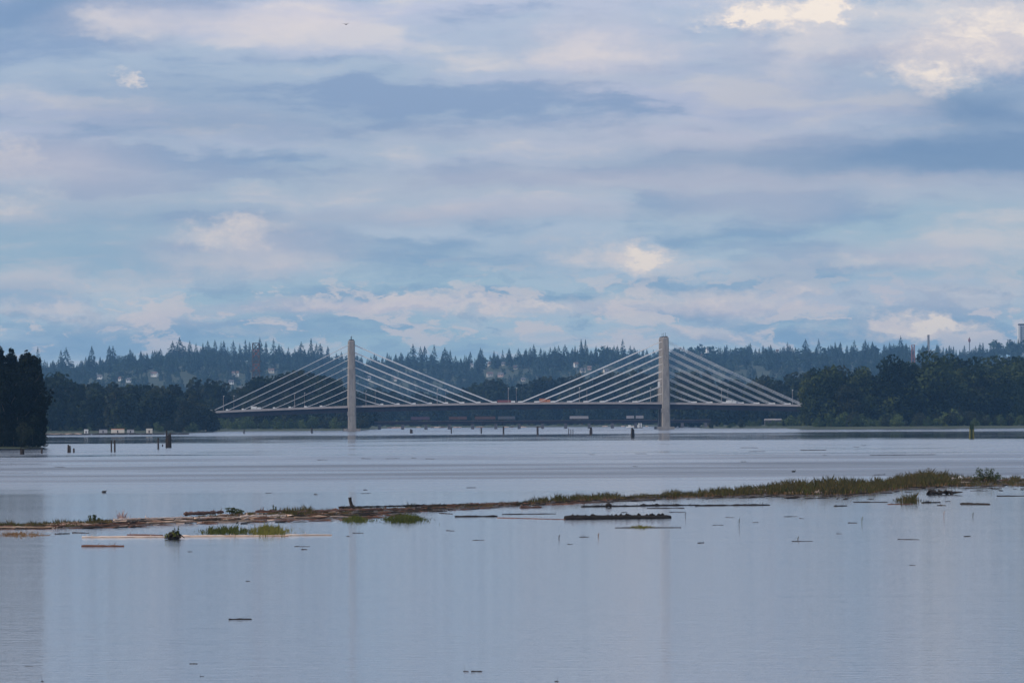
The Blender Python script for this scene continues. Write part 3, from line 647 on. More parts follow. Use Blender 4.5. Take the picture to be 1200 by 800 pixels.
# vehicles on the deck
tyre_m = mat('tyre', (.02, .02, .02)); 
def vehicle(px, L, Hh, body, cabc, label, cat, nm, lane=-13, cab=False):
    x = bx(px); p = q(x, lane, deck_z(x) - .1); e = empty(nm, (p[0], p[1] + DB, p[2]), label, cat, rz=SK)
    mb = MB()
    if cab:
        mb.box(-L / 2, L / 2 - 2.6, -1.2, 1.2, .9, Hh); mb.obj('cargo_box', body, e)
        mb = MB(); mb.box(L / 2 - 2.4, L / 2, -1.15, 1.15, .6, Hh * .8, top=.93); mb.obj('cab', cabc, e)
    else:
        mb.box(-L / 2, L / 2, -.9, .9, .35, .95, top=.97); mb.obj('body', body, e)
        mb = MB(); mb.box(-L / 2 + .7, L / 2 - 1.2, -.8, .8, .95, Hh, top=.78); mb.obj('cabin', glass_m, e)
    for sx in (-.33, .33):
        for s in (-1, 1):
            mb = MB(); mb.tube([(sx * L, s * .98, .42), (sx * L, s * .75, .42)], .42 if cab else .33, 10); mb.obj('wheel', tyre_m, e)
orange = mat('paint_orange', (.55, .22, .10), (.48, .18, .09), .5, 1); redp = mat('paint_red', (.22, .08, .08)); silver = mat('paint_silver', (.55, .55, .57))
vehicle(637, 6.5, 3.0, orange, orange, 'orange lorry crossing the bridge near the middle of the main span', 'lorry', 'lorry', cab=True)
vehicle(592, 10.5, 2.3, redp, white_m, 'red lorry crossing the bridge left of the orange lorry', 'lorry', 'lorry', cab=True)
vehicle(583, 4.5, 1.5, silver, None, 'silver car on the bridge behind the red lorry', 'car', 'car')
vehicle(855, 6.0, 2.7, white_m, white_m, 'white van on the bridge right of the right pylon', 'van', 'van', cab=True)
vehicle(300, 6.0, 2.5, white_m, white_m, 'white van on the bridge near its left end', 'van', 'van', cab=True)
vehicle(723, 4.5, 1.6, redp, None, 'red car on the bridge left of the right pylon', 'car', 'car')
# white service box on the right pylon
px_ = bx(769.5); z_ = (hor(770) - 450) * PXM + 6; p = q(px_ + .2, -17, z_)
mb = MB(); mb.box(p[0] - .6, p[0] + .6, p[1] - .6, p[1] + .6, p[2] - 2.0, p[2] + 1.4); mb.box(p[0] + .6, p[0] + 2.2, p[1] - .15, p[1] + .15, p[2] - 1.6, p[2] - 1.2); mb.obj('service_box', white_m, bridge)

# railway bridge with freight wagons behind the road bridge
DR = 4650; rx = lambda px: (px - 600) / FPX * DR; ZR = 5.6
rb = empty('railway_bridge', (0, DR, 0), 'low dark railway girder bridge seen under the deck of the road bridge', 'bridge')
mb = MB(); mb.box(rx(438), rx(832), -2.5, 2.5, ZR - 2.2, ZR - .3); mb.obj('girder', steel_dark, rb)
mb = MB(); mb.box(rx(438), rx(832), -2.9, 2.9, ZR - .28, ZR); mb.obj('deck', mat('track_bed', (.10, .08, .08), (.13, .10, .10)), rb)
for k in range(15):
    x = rx(444 + k * 27.3); mb = MB(); mb.box(x - 1.1, x + 1.1, -3, 3, -1, ZR - 2.22, top=.85); mb.obj('pier', grey_st, rb)
cols = {'white': mat('wagon_white', (.32, .31, .33), (.26, .25, .27)), 'purple': mat('wagon_purple', (.07, .05, .08), (.09, .06, .09)), 'brown': mat('wagon_brown', (.08, .05, .05), (.10, .06, .055)), 'grey': mat('wagon_grey', (.08, .09, .11), (.10, .11, .13))}
for px, w_, cn, lab in [(492, 22, 'purple', 'purple freight wagon on the railway bridge, leftmost of the wagons'), (536, 21, 'brown', 'brown freight wagon on the railway bridge, second from the left'), (568, 24, 'brown', 'dull brown freight wagon below the middle of the main span'), (593, 20, 'grey', 'grey freight wagon right of the dull brown one'),
                        (678, 22, 'white', 'long white freight wagon on the railway bridge, brightest of all'), (738, 9, 'white', 'short white wagon nearest the right pylon, left one'), (749, 9, 'white', 'short white wagon nearest the right pylon, right one')]:
    L = w_ / FPX * DR; x = rx(px); e = empty('freight_wagon', (x, DR, ZR), lab, 'freight wagon', 'wagons on the railway bridge')
    hgt = 3.0 if cn != 'white' else 2.9
    mb = MB(); mb.box(-L / 2, L / 2, -1.4, 1.4, 1.0, hgt, top=.985); mb.obj('body', cols[cn], e)
    mb = MB(); mb.box(-L / 2, L / 2, -1.2, 1.2, .75, .99); mb.obj('frame', steel_dark, e)
    for s in (-.36, .36):
        mb = MB()
        for d_ in (-.8, .8): mb.tube([(s * L + d_, -.8, .45), (s * L + d_, .8, .45)], .45, 8)
        mb.obj('bogie', tyre_m, e)
# sheds and floats along the far shore
def shed(px, py, D, wm_, hm, label, m_, roofm, nm='floating_shed', cat='shed'):
    p = at(px, py, D); e = empty(nm, (p.x, D, 0), label, cat)
    mb = MB(); mb.box(-wm_ / 2, wm_ / 2, -1.5, 1.5, .45, hm); mb.obj('wall', m_, e)
    mb = MB(); mb.box(-wm_ / 2 - .2, wm_ / 2 + .2, -1.7, 1.7, hm, hm + .25, top=.85); mb.obj('roof', roofm, e)
    mb = MB(); mb.box(-wm_ / 2 - 1, wm_ / 2 + 1, -2.2, 2.2, -.3, .43); mb.obj('float', pile_m, e)
    mb = MB(); mb.box(-.3, .3, -1.58, -1.48, .6, hm * .75); mb.obj('door', steel_dark, e)
cream = mat('cream_paint', (.70, .64, .54), (.62, .57, .50)); 
shed(101, 507, 3500, 1.9, 2.3, 'small white shed on a float off the left bank, left one', white_m, white_m)
shed(175, 507, 3500, 3.1, 2.5, 'wider cream shed on a float off the left bank, right one', cream, cream)
shed(138, 505, 3640, 7, 2.4, 'low houseboat with an orange roof between the two floating sheds', cream, orange, 'houseboat', 'houseboat')
shed(121, 505, 3640, 4.2, 2.2, 'pale grey floating cabin left of the orange roofed houseboat', mat('pale_grey', (.40, .40, .42)), grey_st, 'houseboat', 'houseboat')
shed(153, 505, 3640, 3.6, 2.1, 'pale floating cabin right of the orange roofed houseboat', mat('pale_grey', (.4, .4, .42)), grey_st, 'houseboat', 'houseboat')
shed(750, 499, 4750, 2.2, 5.0, 'small white hut beside the railway bridge left of the right pylon', white_m, white_m, 'hut', 'hut')
p = at(906, 489, 4420); e = empty('long_building', (p.x, 4420, 1.5), 'long low white roofed building among shrubs under the right cables', 'building')
mb = MB(); mb.box(-5.5, 5.5, -4, 4, 0, 3.5); mb.obj('wall', grey_st, e); mb = MB(); mb.box(-5.8, 5.8, -4.4, 4.4, 3.5, 4.3, top=.9); mb.obj('roof', rail_m, e)
for k in range(5): mb = MB(); mb.box(-4.8 + k * 2.1, -3.8 + k * 2.1, -4.08, -3.95, 1.6, 2.8); mb.obj('window', glass_m, e)

# ------------------------------------------------------------------ logs
def log_mesh(L, r0, r1, seed, stubs=2, lump=.12, nseg=None, root=False, bend=.03, n=9):
    rd = random.Random(seed); mb = MB(); k = nseg or max(6, int(L / max(.25, r0 * 1.5))); k = min(k, 44)
    pts = []; rad = []
    for i in range(k + 1):
        t_ = i / k; pts.append(((t_ - .5) * L, bend * L * math.sin(t_ * 3.1 + seed), r0 * .35 + bend * .25 * r0 * math.sin(t_ * 9 + seed)))
        rad.append((r0 + (r1 - r0) * t_) * (1 + rd.uniform(-lump, lump)))
    rad[0] *= .8; rad[-1] *= .75
    mb.tube(pts, rad, n, jit=lump * .8)
    return mb, pts, rad
def driftwood(x0, y0, x1, y1, th, m_, label, group=None, name='driftwood_log', stubs=2, lump=.12, z=None, sub=.0, cat='log', tip=.7):
    a = on_water(x0, y0); b = on_water(x1, y1); c = (a + b) / 2; L = (b - a).length; r = th * c.y / FPX / 2
    seed = int(x0 * 7 + y0)
    mb, pts, rad = log_mesh(L, r, r * tip, seed, lump=lump, bend=.006 if L > 4 else .02)
    o = mb.obj(name, m_, smooth=False); o.location = (c.x, c.y, (z or 0) - sub * r); o.rotation_euler = (0, 0, math.atan2(b.y - a.y, b.x - a.x))
    tag(o, label, cat, group); rd = random.Random(seed)
    for s in range(stubs):
        i = rd.randrange(1, len(pts) - 1); p_ = Vector(pts[i]); rr = rad[i]; m2 = MB()
        dv = Vector((rd.uniform(-.6, .6), rd.uniform(-.5, .5), 1)).normalized()
        m2.tube([p_ + dv * rr * .5, p_ + dv * (rr * 1.3 + .04), p_ + dv * (rr * 1.3 + rd.uniform(.06, .16)) + Vector((.03, 0, 0))], [rr * .35, rr * .22, rr * .08], 5); m2.obj('branch_stub', m_, o)
    return o
wood_tan = mat('tan_driftwood', (.46, .30, .19), (.30, .17, .10), .8, 3.0, stretch=(.15, 1, 1), bump=.3, third=(.58, .44, .33))
DL = [
 (-6,619.5,62,619,2.2,wood_tan,'long tan log at the front of the bar, cut by the left edge',2,.12,.07),
 (50,617.5,118,616.5,2.0,wood_tan,'thin tan log on the left bar before the small round bush',1,.12,.12),
 (110,617.5,150,616.8,2.0,wood_red,'red brown log just right of the thin tan log on the left bar',1,.15,.1),
 (150,615.3,232,613,2.0,wood_tan,'long tan log lying in front of the long pale weathered log',2,.12,.1),
 (228,609.6,282,608.6,2.6,wood_pale,'pale log joining the long pale log to the thick pale log',2,.14,.13),
 (238,612.6,300,611,1.8,wood_tan,'thin tan log at the water edge below the thick pale log',1,.15,.06),
 (345,607.6,402,606.5,1.8,wood_tan,'thin tan log at the water edge left of the green grass clumps',1,.15,.06),
 (30,627.5,58,627,1.4,wood_tan,'short tan stick in the brown weed mat at the left edge',0,.15,0),
 (133,612,226,609,3.2,wood_pale,'long pale weathered log lying on the left part of the debris bar',2,.1,.13),
 (281,608,336,607,3.8,wood_pale,'thick pale log half along the left bar, right of the dark weed heap',3,.16,.12),
 (336,606,347,607,3.0,wood_pale,'short pale log end pointing right beside the thick pale log',0,.1,.1),
 (96,629.5,194,629,2.6,wood_pale,'long pale log floating in front of the bar, left of the mossy root stump',2,.08,0),
 (207,628.5,338,628,2.6,wood_pale,'longest pale log floating before the bar, right of the mossy root stump',2,.08,0),
 (334,627.2,389,626.8,2.4,wood_pale,'pale red tinted log floating at the right end of the long pale pair',1,.1,0),
 (150,626.5,190,627,1.8,wood_red,'thin red brown log floating just behind the long pale log',1,.1,0),
 (96,640,145,640,2.8,wood_red,'red brown log floating alone nearest the camera on the left',3,.2,0),
 (64,625.5,82,625,1.5,wood_dark,'short dark log floating at the left behind the pale logs',0,.2,0),
 (85,624,104,624.3,1.4,wood_dark,'short thin dark log right of the dark floating piece at the left',0,.2,0),
 (215,605.5,262,603,4.5,wood_red,'dark red brown log on top of the weed heap on the left bar',3,.25,.15),
 (300,602.5,345,601.5,3.6,wood_red,'dark red log lying behind the thick pale log on the bar',2,.2,.15),
 (389,600,486,598.5,5.0,wood_red,'thick red brown log lying below the upright snag',4,.18,.05),
 (345,603,400,600.5,4.0,wood_red,'red brown log between the pale log and the snag',2,.2,.1),
 (398,596.5,478,594.5,2.6,wood_dark,'dark log behind the upright snag',2,.2,.1),
 (474,594.5,560,592.6,3.0,wood_dark,'dark log on the thin middle bar, left one of three end to end',3,.25,.08),
 (545,593.5,612,591,3.6,wood_red,'red dark log on the thin middle part of the bar, middle one of three',2,.25,.08),
 (600,591.5,690,587.5,2.6,wood_dark,'dark log on the thin middle part of the bar, right one of three',2,.25,.08),
 (533,605.4,583,605,2.6,wood_dark,'dark log with a thick left knob in front of the bar',1,.25,0),
 (583,606.5,662,608.5,1.2,wood_red,'thin reddish pole floating left of the large black log',0,.1,0),
 (588,602.5,652,601.8,1.3,wood_dark,'thin dark pole floating behind the thin reddish pole',0,.15,0),
 (501,599,512,599.4,1.6,wood_dark,'short dark piece floating between the bar and the knobbed log',0,.2,0),
 (514,601,531,602,1.3,wood_dark,'short dark stick floating just left of the knobbed log',0,.2,0),
 (610,595,634,594.5,3.2,wood_red,'short thick red brown log in the water under the middle bar',1,.2,0),
 (681,593.8,760,592.6,2.2,wood_dark,'dark log with a round knob floating behind the large black log, left one',4,.3,0),
 (750,592.6,820,591.8,2.8,wood_dark,'dark lumpy log floating behind the large black log, middle one',5,.35,0),
 (815,592.5,902,591.6,2.2,wood_dark,'dark lumpy log floating behind the large black log, right one',5,.35,0),
 (758,595.5,802,595.2,1.4,wood_dark,'thin dark log right above the end of the large black log',1,.25,0),
 (662,608,786,606.6,8.0,wood_dark,'large black waterlogged log floating before the bar, biggest of all',0,.09,-.04),
 (721,618.2,798,618,1.3,wood_dark,'thin dark pole with yellow weed on it below the large black log',0,.15,0),
 (921,579.5,989,578.6,3.4,wood_pale,'pale knobbly log at the foot of the tall grass on the right',5,.2,.1),
 (880,577.5,897,577,2.5,wood_pale,'short pale log in the grass left of the knobbly log',1,.2,.2),
 (1056,563.5,1150,562.5,2.0,wood_pale,'long thin pale log in front of the grass mound on the right',1,.12,.2),
 (1100,567.4,1137,567,1.8,wood_pale,'short pale log below the long thin pale log on the right',1,.12,.15),
 (1040,570,1140,569.6,2.6,wood_dark,'long dark log at the water edge below the pale logs on the right',3,.2,.05),
 (1100,566,1185,565,1.8,wood_red,'red brown log running right under the leafy bush',1,.15,.2),
 (1125,590.6,1161,591,3.0,wood_dark,'straight dark log floating alone at the right',0,.1,0),
 (1080,589,1102,588.6,2.2,wood_dark,'short dark log beside the reed clump on the right',2,.25,0),
 (1000,588.3,1040,588.2,1.3,wood_dark,'thin dark log floating left of the reed clump',0,.2,0),
 (1040,590.8,1070,590.6,1.5,wood_red,'thin brownish log below the reed clump',0,.2,0),
 (1099,592,1108,592.2,1.5,wood_dark,'tiny dark log just below the reed clump',0,.2,0),
 (977,593,993,592.6,1.8,wood_dark,'short dark log floating left of the reed clump, nearer than the thin one',0,.2,0),
 (1168,581.2,1204,581,1.4,wood_dark,'thin dark log cut by the right edge of the picture',0,.15,0),
 (938,527.6,968,527.4,1.2,wood_dark,'thin dark log far out on the water before the right wood',0,.1,0),
 (1020,533.5,1096,532.6,1.0,wood_dark,'very long thin dark log far out before the right wood',0,.1,0),
 (268,725.5,295,725.2,1.8,wood_dark,'lone dark stick floating on the empty foreground water at the left',0,.3,0),
]
for (x0,y0,x1,y1,th,m_,lab,st_,lump,z) in DL: driftwood(x0, y0, x1, y1, th, m_, lab, 'driftwood along the debris bar', stubs=st_ + (1 if x1 - x0 > 60 else 0), lump=lump if lab.startswith('large') else lump + .13, z=z)
# lumps and roots on the large black log
big = [o for o in bpy.data.objects if o.get('label', '').startswith('large black')][0]
rd = random.Random(3)
for k in range(24):
    mb = MB(); x = rd.uniform(-3.0, 3.1); r = rd.uniform(.02, .07); mb.tube([(x - r * 1.8, rd.uniform(-.1, .05), .20), (x, .0, .24 + r * .5), (x + r * 1.7, 0, .2 + r * .6)], [r, r * 1.3, r * .5], 6, jit=.3); mb.obj('root_knob', wood_dark, big)
# snag
c = on_water(411, 597); e = empty('snag', (c.x, c.y, 0), 'upright broken black stump leaning left on the debris bar', 'stump')
mb = MB(); mb.tube([(.28, 0, .05), (.05, 0, .30), (-.03, 0, .62), (-.06, 0, .84)], [.17, .12, .10, .12], 8, jit=.12); mb.obj('stem', wood_dark, e)
for a_ in (.1, 1.2, 2.6, 4.0, 5.2):
    mb = MB(); mb.tube([(.2, 0, .12), (.2 + math.cos(a_) * .4, math.sin(a_) * .4, .12), (.2 + math.cos(a_) * .9, math.sin(a_) * .7, .03)], [.1, .07, .03], 6, jit=.15); mb.obj('root', wood_dark, e)
# mossy root stump
grass_g = mat('grass_green', (.05, .072, .022), (.12, .13, .035), .8, 1.2, third=(.11, .09, .045), rnd=.1, transl=.3); grass_o = mat('grass_olive', (.052, .052, .022), (.115, .088, .040), .85, .35, transl=.25, third=(.05, .075, .024)); grass_d = mat('grass_dark', (.035, .032, .02), (.06, .05, .03), .85, .5); grass_r = mat('grass_reddish', (.20, .10, .06), (.28, .18, .09), .85, .4, transl=.2)
c = on_water(204, 631); e = empty('root_stump', (c.x, c.y, 0), 'dark root stump with yellow green moss and leafy shoots, between the pale logs', 'stump')
mb = MB(); mb.tube([(-.35, 0, .05), (-.2, 0, .16), (.05, 0, .18), (.3, 0, .04)], [.08, .18, .22, .1], 8, jit=.25); mb.obj('stem', wood_dark, e)
for k in range(7):
    mb = MB(); a_ = k * .9; mb.tube([(0, 0, .12), (math.cos(a_) * .3, math.sin(a_) * .3, .22 * (1 + math.sin(k))), (math.cos(a_) * .55, math.sin(a_) * .4, .04)], [.08, .05, .02], 5, jit=.2); mb.obj('root', wood_dark, e)
V, Fq = leaf_cloud([(-.1, 0, .25), (-.3, -.05, .16), (.05, -.1, .22)], [(.22, .18, .12)] * 3, 260, .07, seed=5); new_obj('moss', np_mesh('moss', V, Fq, [moss_m]), e)
V, Fq = leaf_cloud([(.02, 0, .38), (.22, 0, .42), (.15, 0, .28)], [(.05, .06, .2), (.05, .06, .2), (.1, .08, .14)], 210, .06, seed=6); new_obj('shoots', np_mesh('shoots', V, Fq, [grass_g]), e)
# dark root mass on the right
c = on_water(1102, 579); e = empty('root_mass', (c.x, c.y, 0), 'tangled black root mass half sunk off the grass mound on the right', 'root mass')
for k in range(16):
    rd = random.Random(k); mb = MB(); x = rd.uniform(-1.3, .9)
    mb.tube([(x, rd.uniform(-.5, .5), .02), (x + rd.uniform(.1, .4), 0, rd.uniform(.12, .34)), (x + rd.uniform(.5, .9), rd.uniform(-.5, .5), rd.uniform(.02, .2))], [.05, rd.uniform(.08, .14), .03], 6, jit=.3); mb.obj('root', wood_dark, e)
c = on_water(713, 594); mb = MB(); mb.tube([(-.16, 0, -.02), (-.1, 0, .12), (.02, 0, .2), (.14, 0, .1), (.18, 0, -.02)], [.04, .12, .14, .12, .04], 8, jit=.2); o = mb.obj('root_knob', wood_dark); o.location = c; o.name = 'root_ball'; tag(o, 'round black root ball floating by the left lumpy log', 'root ball')
c = on_water(1125, 563.5); mb = MB(); mb.tube([(-.16, 0, .12), (-.12, 0, .3), (.02, 0, .38), (.14, 0, .3), (.17, 0, .12)], [.05, .12, .15, .13, .05], 8, jit=.12); o = mb.obj('foam_block', white_m); o.location = c; tag(o, 'small white lump of foam lying on the long thin pale log', 'foam block')

# small sticks floating
def sticks(lst, label, group, m_=wood_dark):
    for i, (x0, x1, y, th) in enumerate(sorted(lst)): driftwood(x0, y, x1 - (x1 - x0) * .12, y + random.uniform(-.35, .35), th * .78, m_, label + ', ' + nth(i + 1) + ' from the left', group, name='floating_stick', stubs=i % 2, lump=.3, cat='stick', sub=.25)
sticks([(424, 436, 537.2, 1.2), (452, 471, 537.4, 1.1), (482, 489, 536.6, 1), (499, 511, 537.4, 1.1), (372, 386, 539, 1), (868, 891, 524.5, 1.1), (878, 899, 529, 1.1), (1000, 1008, 523.4, 1), (964, 970, 533.6, 1.2), (868, 876, 541, 1.3), (745, 760, 531.5, 1), (690, 699, 532.5, 1), (742, 748, 546.3, 1.3), (1010, 1016, 522, 1), (64, 78, 547, 1.2), (424, 431, 514, 1)],
       'thin stick far out between bridge and debris bar', 'sticks far out on the river')
sticks([(547, 559, 571.4, 1.5), (368, 373, 579.2, 1.6), (426, 431, 574.0, 1.6), (311, 320, 577.5, 1), (1025, 1039, 556.4, 1.8), (423, 436, 578, 1)],
       'small stick on the water just beyond the debris bar', 'sticks beyond the debris bar')
sticks([(345, 366, 640, 1.4), (353, 361, 643.4, 1.6), (413, 428, 624.2, 1.4), (523, 534, 621.4, 1.3), (554, 569, 632.5, 1.2), (406, 410, 628, 1.6), (679, 692, 629, 1.5), (818, 826, 636, 2.0), (784, 806, 600, 1.4), (728, 736, 600.4, 1.3), (919, 936, 605.2, 1.4), (936, 943, 607, 1.2), (928, 956, 634, 1.5), (994, 1006, 612.4, 2.0), (1052, 1081, 631.6, 1.5), (1129, 1139, 628.3, 1.7), (640, 652, 588, 1), (850, 862, 606, 1), (835, 850, 615, 1), (882, 890, 612, 1.1), (220, 226, 646, 1.2), (282, 291, 614, 1.6), (180, 196, 612.6, 1.5), (210, 228, 613, 1.5), (450, 470, 600.5, 1.2), (1107, 1116, 587.5, 1.4), (980, 988, 625, 1), (665, 672, 637.5, 1)],
       'small stick on the water in front of the debris bar', 'sticks in front of the debris bar')
sticks([(222, 233, 777.2, 1.4), (234, 240, 792, 1.2), (543, 550, 786, 1.8), (552, 567, 786.2, 2.4), (650, 656, 798, 1.5), (30, 40, 780, .9), (288, 294, 680.6, 1.2), (48, 52, 797.8, 1.3), (1066, 1074, 662, 1)],
       'tiny dark scrap floating on the empty foreground water', 'scraps on the foreground water')

# ------------------------------------------------------------------ debris bar: mud, grass, weeds
BACK = tab('-60:619 0:617.5 100:613 200:607.5 300:601.5 400:597 500:594 600:590 700:584.5 800:579.5 860:577.5 900:574 1000:571 1040:566 1100:561 1160:561 1260:560')
FRONT = tab('-60:620 0:619.5 100:618 150:616 200:613.5 300:609.5 400:607 470:602.5 500:598.5 600:592.8 700:588 800:584 900:581 960:582 1020:581 1060:574 1100:572 1200:571 1260:571')
from mathutils import noise as mn0
V = []; NC = 16; pxs = np.arange(-60, 1262, 1.5)
for px in pxs:
    nb = .9 * math.sin(px * .11) + .6 * math.sin(px * .37 + 1) + random.uniform(-.35, .35)
    b, f_ = ip(px, BACK) + nb * .4, ip(px, FRONT) + nb * .8
    for j in range(NC):
        u = j / (NC - 1); p_ = on_water(px, b + (f_ - b) * u)
        z = (.13 * math.sin(math.pi * u) ** .6) * (.8 + 1.3 * mn0.noise(Vector((px * .09, j * .5, 0))) + .7 * mn0.noise(Vector((px * .4, j * 1.3, 5))) + random.uniform(-.25, .25)) - (.045 if px > 480 else .055)
        if px < 130: z *= .7
        V.append((p_.x, p_.y, z if 0 < j < NC - 1 else -.1))
n_ = len(pxs); Fc = np.array([(i * NC + j, (i + 1) * NC + j, (i + 1) * NC + j + 1, i * NC + j + 1) for i in range(n_ - 1) for j in range(NC - 1)])
tag(new_obj('mud_bar', np_mesh('mud_bar', np.array(V), Fc[:, ::-1], [mud_m])), kind='structure')
GH = tab('-60:.35 0:.34 60:.30 100:.30 125:.28 150:.16 230:.14 255:.25 270:.20 325:.28 340:.50 360:.5 375:.22 480:.16 540:.22 600:.22 630:.45 660:.60 720:.55 738:.25 760:.28 785:.50 800:.35 830:.60 870:.55 890:.7 930:.95 960:1.0 1020:.95 1042:.65 1055:.85 1095:1.1 1120:.7 1140:.45 1150:.6 1175:.5 1200:.35 1260:.5')
GD = tab('-60:.8 0:.8 120:.7 150:.2 250:.4 330:.9 370:.5 480:.3 560:.5 620:.8 730:.9 760:.8 800:.9 880:1.2 930:2.0 1030:2.0 1120:1.6 1150:.8 1260:.8')
def blades(pts, hs, wdt, seed, lean=.22):
    g = np.random.default_rng(seed); P_ = np.array(pts, float); n = len(P_); h = np.array(hs)[:, None]
    a = g.uniform(0, 6.283, n); d = np.stack([np.cos(a), np.sin(a), np.zeros(n)], 1); ln_ = g.normal(size=(n, 3)) * lean * h; ln_[:, 2] = 0
    ww = wdt * g.uniform(.6, 1.3, n)[:, None]; top = P_ + ln_ + np.concatenate([np.zeros((n, 2)), h], 1); mid = P_ + ln_ * .3 + np.concatenate([np.zeros((n, 2)), h * .55], 1)
    V = np.stack([P_ - d * ww * .5, P_ + d * ww * .5, mid + d * ww * .4, top, ], 1).reshape(-1, 3)
    return V, np.arange(4 * n).reshape(n, 4)
from mathutils import noise as mn
def scatter_grass(n, m_, name, label, seed, wdt, hsc=1.0, dens=0.0):
    pts = []; hs = []; rd = random.Random(seed)
    while len(pts) < n:
        px = rd.uniform(-50, 1240)
        if rd.random() * 2.0 > ip(px, GD): continue
        u = rd.uniform(.0, .85)
        cl = mn.noise(Vector((px * .16, u * 2.5, seed * .3))) + .5 * mn.noise(Vector((px * .5, u * 5, seed)))
        if cl < rd.uniform(-.5, .15) + dens: continue
        p_ = on_water(px, ip(px, BACK) + (ip(px, FRONT) - ip(px, BACK)) * u)
        h = ip(px, GH) * (.2 + .8 * rd.random() ** 1.5) * hsc * .86 * (1.0 + .5 * mn.noise(Vector((px * .05, 7, seed))) + .25 * mn.noise(Vector((px * .6, 9, seed)))) * (1 - .3 * u)
        if rd.random() < .015: h *= 1.25
        pts.append((p_.x, p_.y, .04)); hs.append(max(.06, h))
    V, Fq = blades(pts, hs, wdt, seed); tag(new_obj(name, np_mesh(name, V, Fq, [m_])), label, 'grass', kind='stuff')
scatter_grass(42000, grass_o, 'marsh_grass', 'olive brown marsh grass growing along the debris bar', 1, .024, 1.3, .12)
scatter_grass(26000, grass_r, 'dead_grass', 'reddish dead grass low on the debris bar', 2, .05, .6)
scatter_grass(9000, grass_d, 'dark_weeds', 'dark weeds scattered along the debris bar', 4, .04, .9)
scatter_grass(12000, grass_g, 'green_grass', 'fresh green grass mixed along the debris bar', 3, .035, .9, .1)
def patch(px0, px1, y0, y1, n, h, m_, label, name='grass_tuft', seed=1, wdt=.028, cat='grass clump'):
    rd = random.Random(seed); c = on_water((px0 + px1) / 2, (y0 + y1) / 2); pts = []; hs = []
    while len(pts) < n:
        u, v_ = rd.gauss(.5, .24), rd.gauss(.5, .28)
        cl = mn.noise(Vector((u * (px1 - px0) * .22, v_ * 2, seed)))
        if cl < rd.uniform(-.6, .25): continue
        p_ = on_water(px0 + (px1 - px0) * u, y0 + (y1 - y0) * v_) - c
        e_ = max(.25, 1 - 1.6 * (u - .5) ** 2 * 2) * (.75 + .6 * mn.noise(Vector((u * (px1 - px0) * .3, 3, seed)))); pts.append((p_.x, p_.y, -.02)); hs.append(h * rd.uniform(.2, 1) * e_ + .03)
    V, Fq = blades(pts, hs, wdt, seed); tag(new_obj(name, np_mesh(name, V, Fq, [m_]), loc=c), label, cat)
grass_y = mat('grass_yellow', (.12, .13, .03), (.24, .21, .06), .8, 1.0, transl=.3)
patch(446, 501, 606, 612, 3200, .42, grass_g, 'bright green grass clump in the water right below the thick red log', seed=11)
patch(398, 436, 607, 612, 1500, .33, grass_g, 'smaller green grass clump left of the brightest clump, below the thick red log', seed=12)
patch(232, 300, 620, 626, 1600, .40, grass_g, 'sparse pale green grass growing behind the longest pale log, left part', seed=13)
patch(290, 340, 619, 627, 2200, .42, grass_y, 'yellow green grass clump behind the longest pale log, right part', seed=14)
patch(735, 768, 616.5, 619, 500, .16, grass_y, 'yellow weed on the thin dark pole below the large black log', seed=15)
patch(1046, 1082, 586, 590, 420, .85, grass_o, 'thin reed clump standing in the water at the right', name='reed_clump', seed=16, wdt=.03, cat='reed clump')
patch(-10, 55, 624, 629, 1300, .14, grass_r, 'low brown weed mat floating at the left edge before the bar', seed=17, cat='weed mat')
patch(133, 150, 604, 611, 120, .65, mat('pink_stems', (.42, .26, .25), (.34, .24, .20), .8, 3), 'thin pink flowering stems standing on the left bar by the long pale log', name='pink_stem_plant', seed=18, wdt=.03, cat='plant')
def litter(n, m_, name, label, seed, r0, r1, f0=.55, f1=1.35, pr=(-50, 1240)):
    rd = random.Random(seed); mb = MB()
    for k in range(n):
        px = rd.uniform(*pr); u = rd.uniform(f0, f1) if rd.random() < .6 else rd.uniform(.1, 1)
        if mn.noise(Vector((px * .05, u * 3, seed))) < rd.uniform(-.5, .3): continue
        p_ = on_water(px, ip(px, BACK) + (ip(px, FRONT) - ip(px, BACK)) * u); L = rd.uniform(.15, 1.3) * (1 if rd.random() < .85 else 2.2); a_ = rd.gauss(0, .5); r = rd.uniform(r0, r1)
        z = rd.uniform(.05, .14) if u < 1 else r * .3
        dx, dy = math.cos(a_) * L / 2, math.sin(a_) * L / 2
        mb.tube([(p_.x - dx, p_.y - dy, z), (p_.x + rd.uniform(-.05, .05), p_.y, z + rd.uniform(0, .04)), (p_.x + dx, p_.y + dy, z + rd.uniform(-.03, .08))], [r * .7, r, r * .5], 5, jit=.2)
    tag(mb.obj(name, m_), label, 'debris', kind='stuff')
litter(480, wood_red, 'bark_debris', 'reddish bark and branch litter washed up along the bar', 61, .015, .045, pr=(-50, 720))
litter(800, wood_dark, 'branch_debris', 'dark twigs and branch litter washed up along the bar', 62, .015, .055)
litter(170, wood_pale, 'pale_debris', 'pale bleached sticks washed up along the left part of the bar', 63, .012, .035, .4, 1.2, (60, 420))
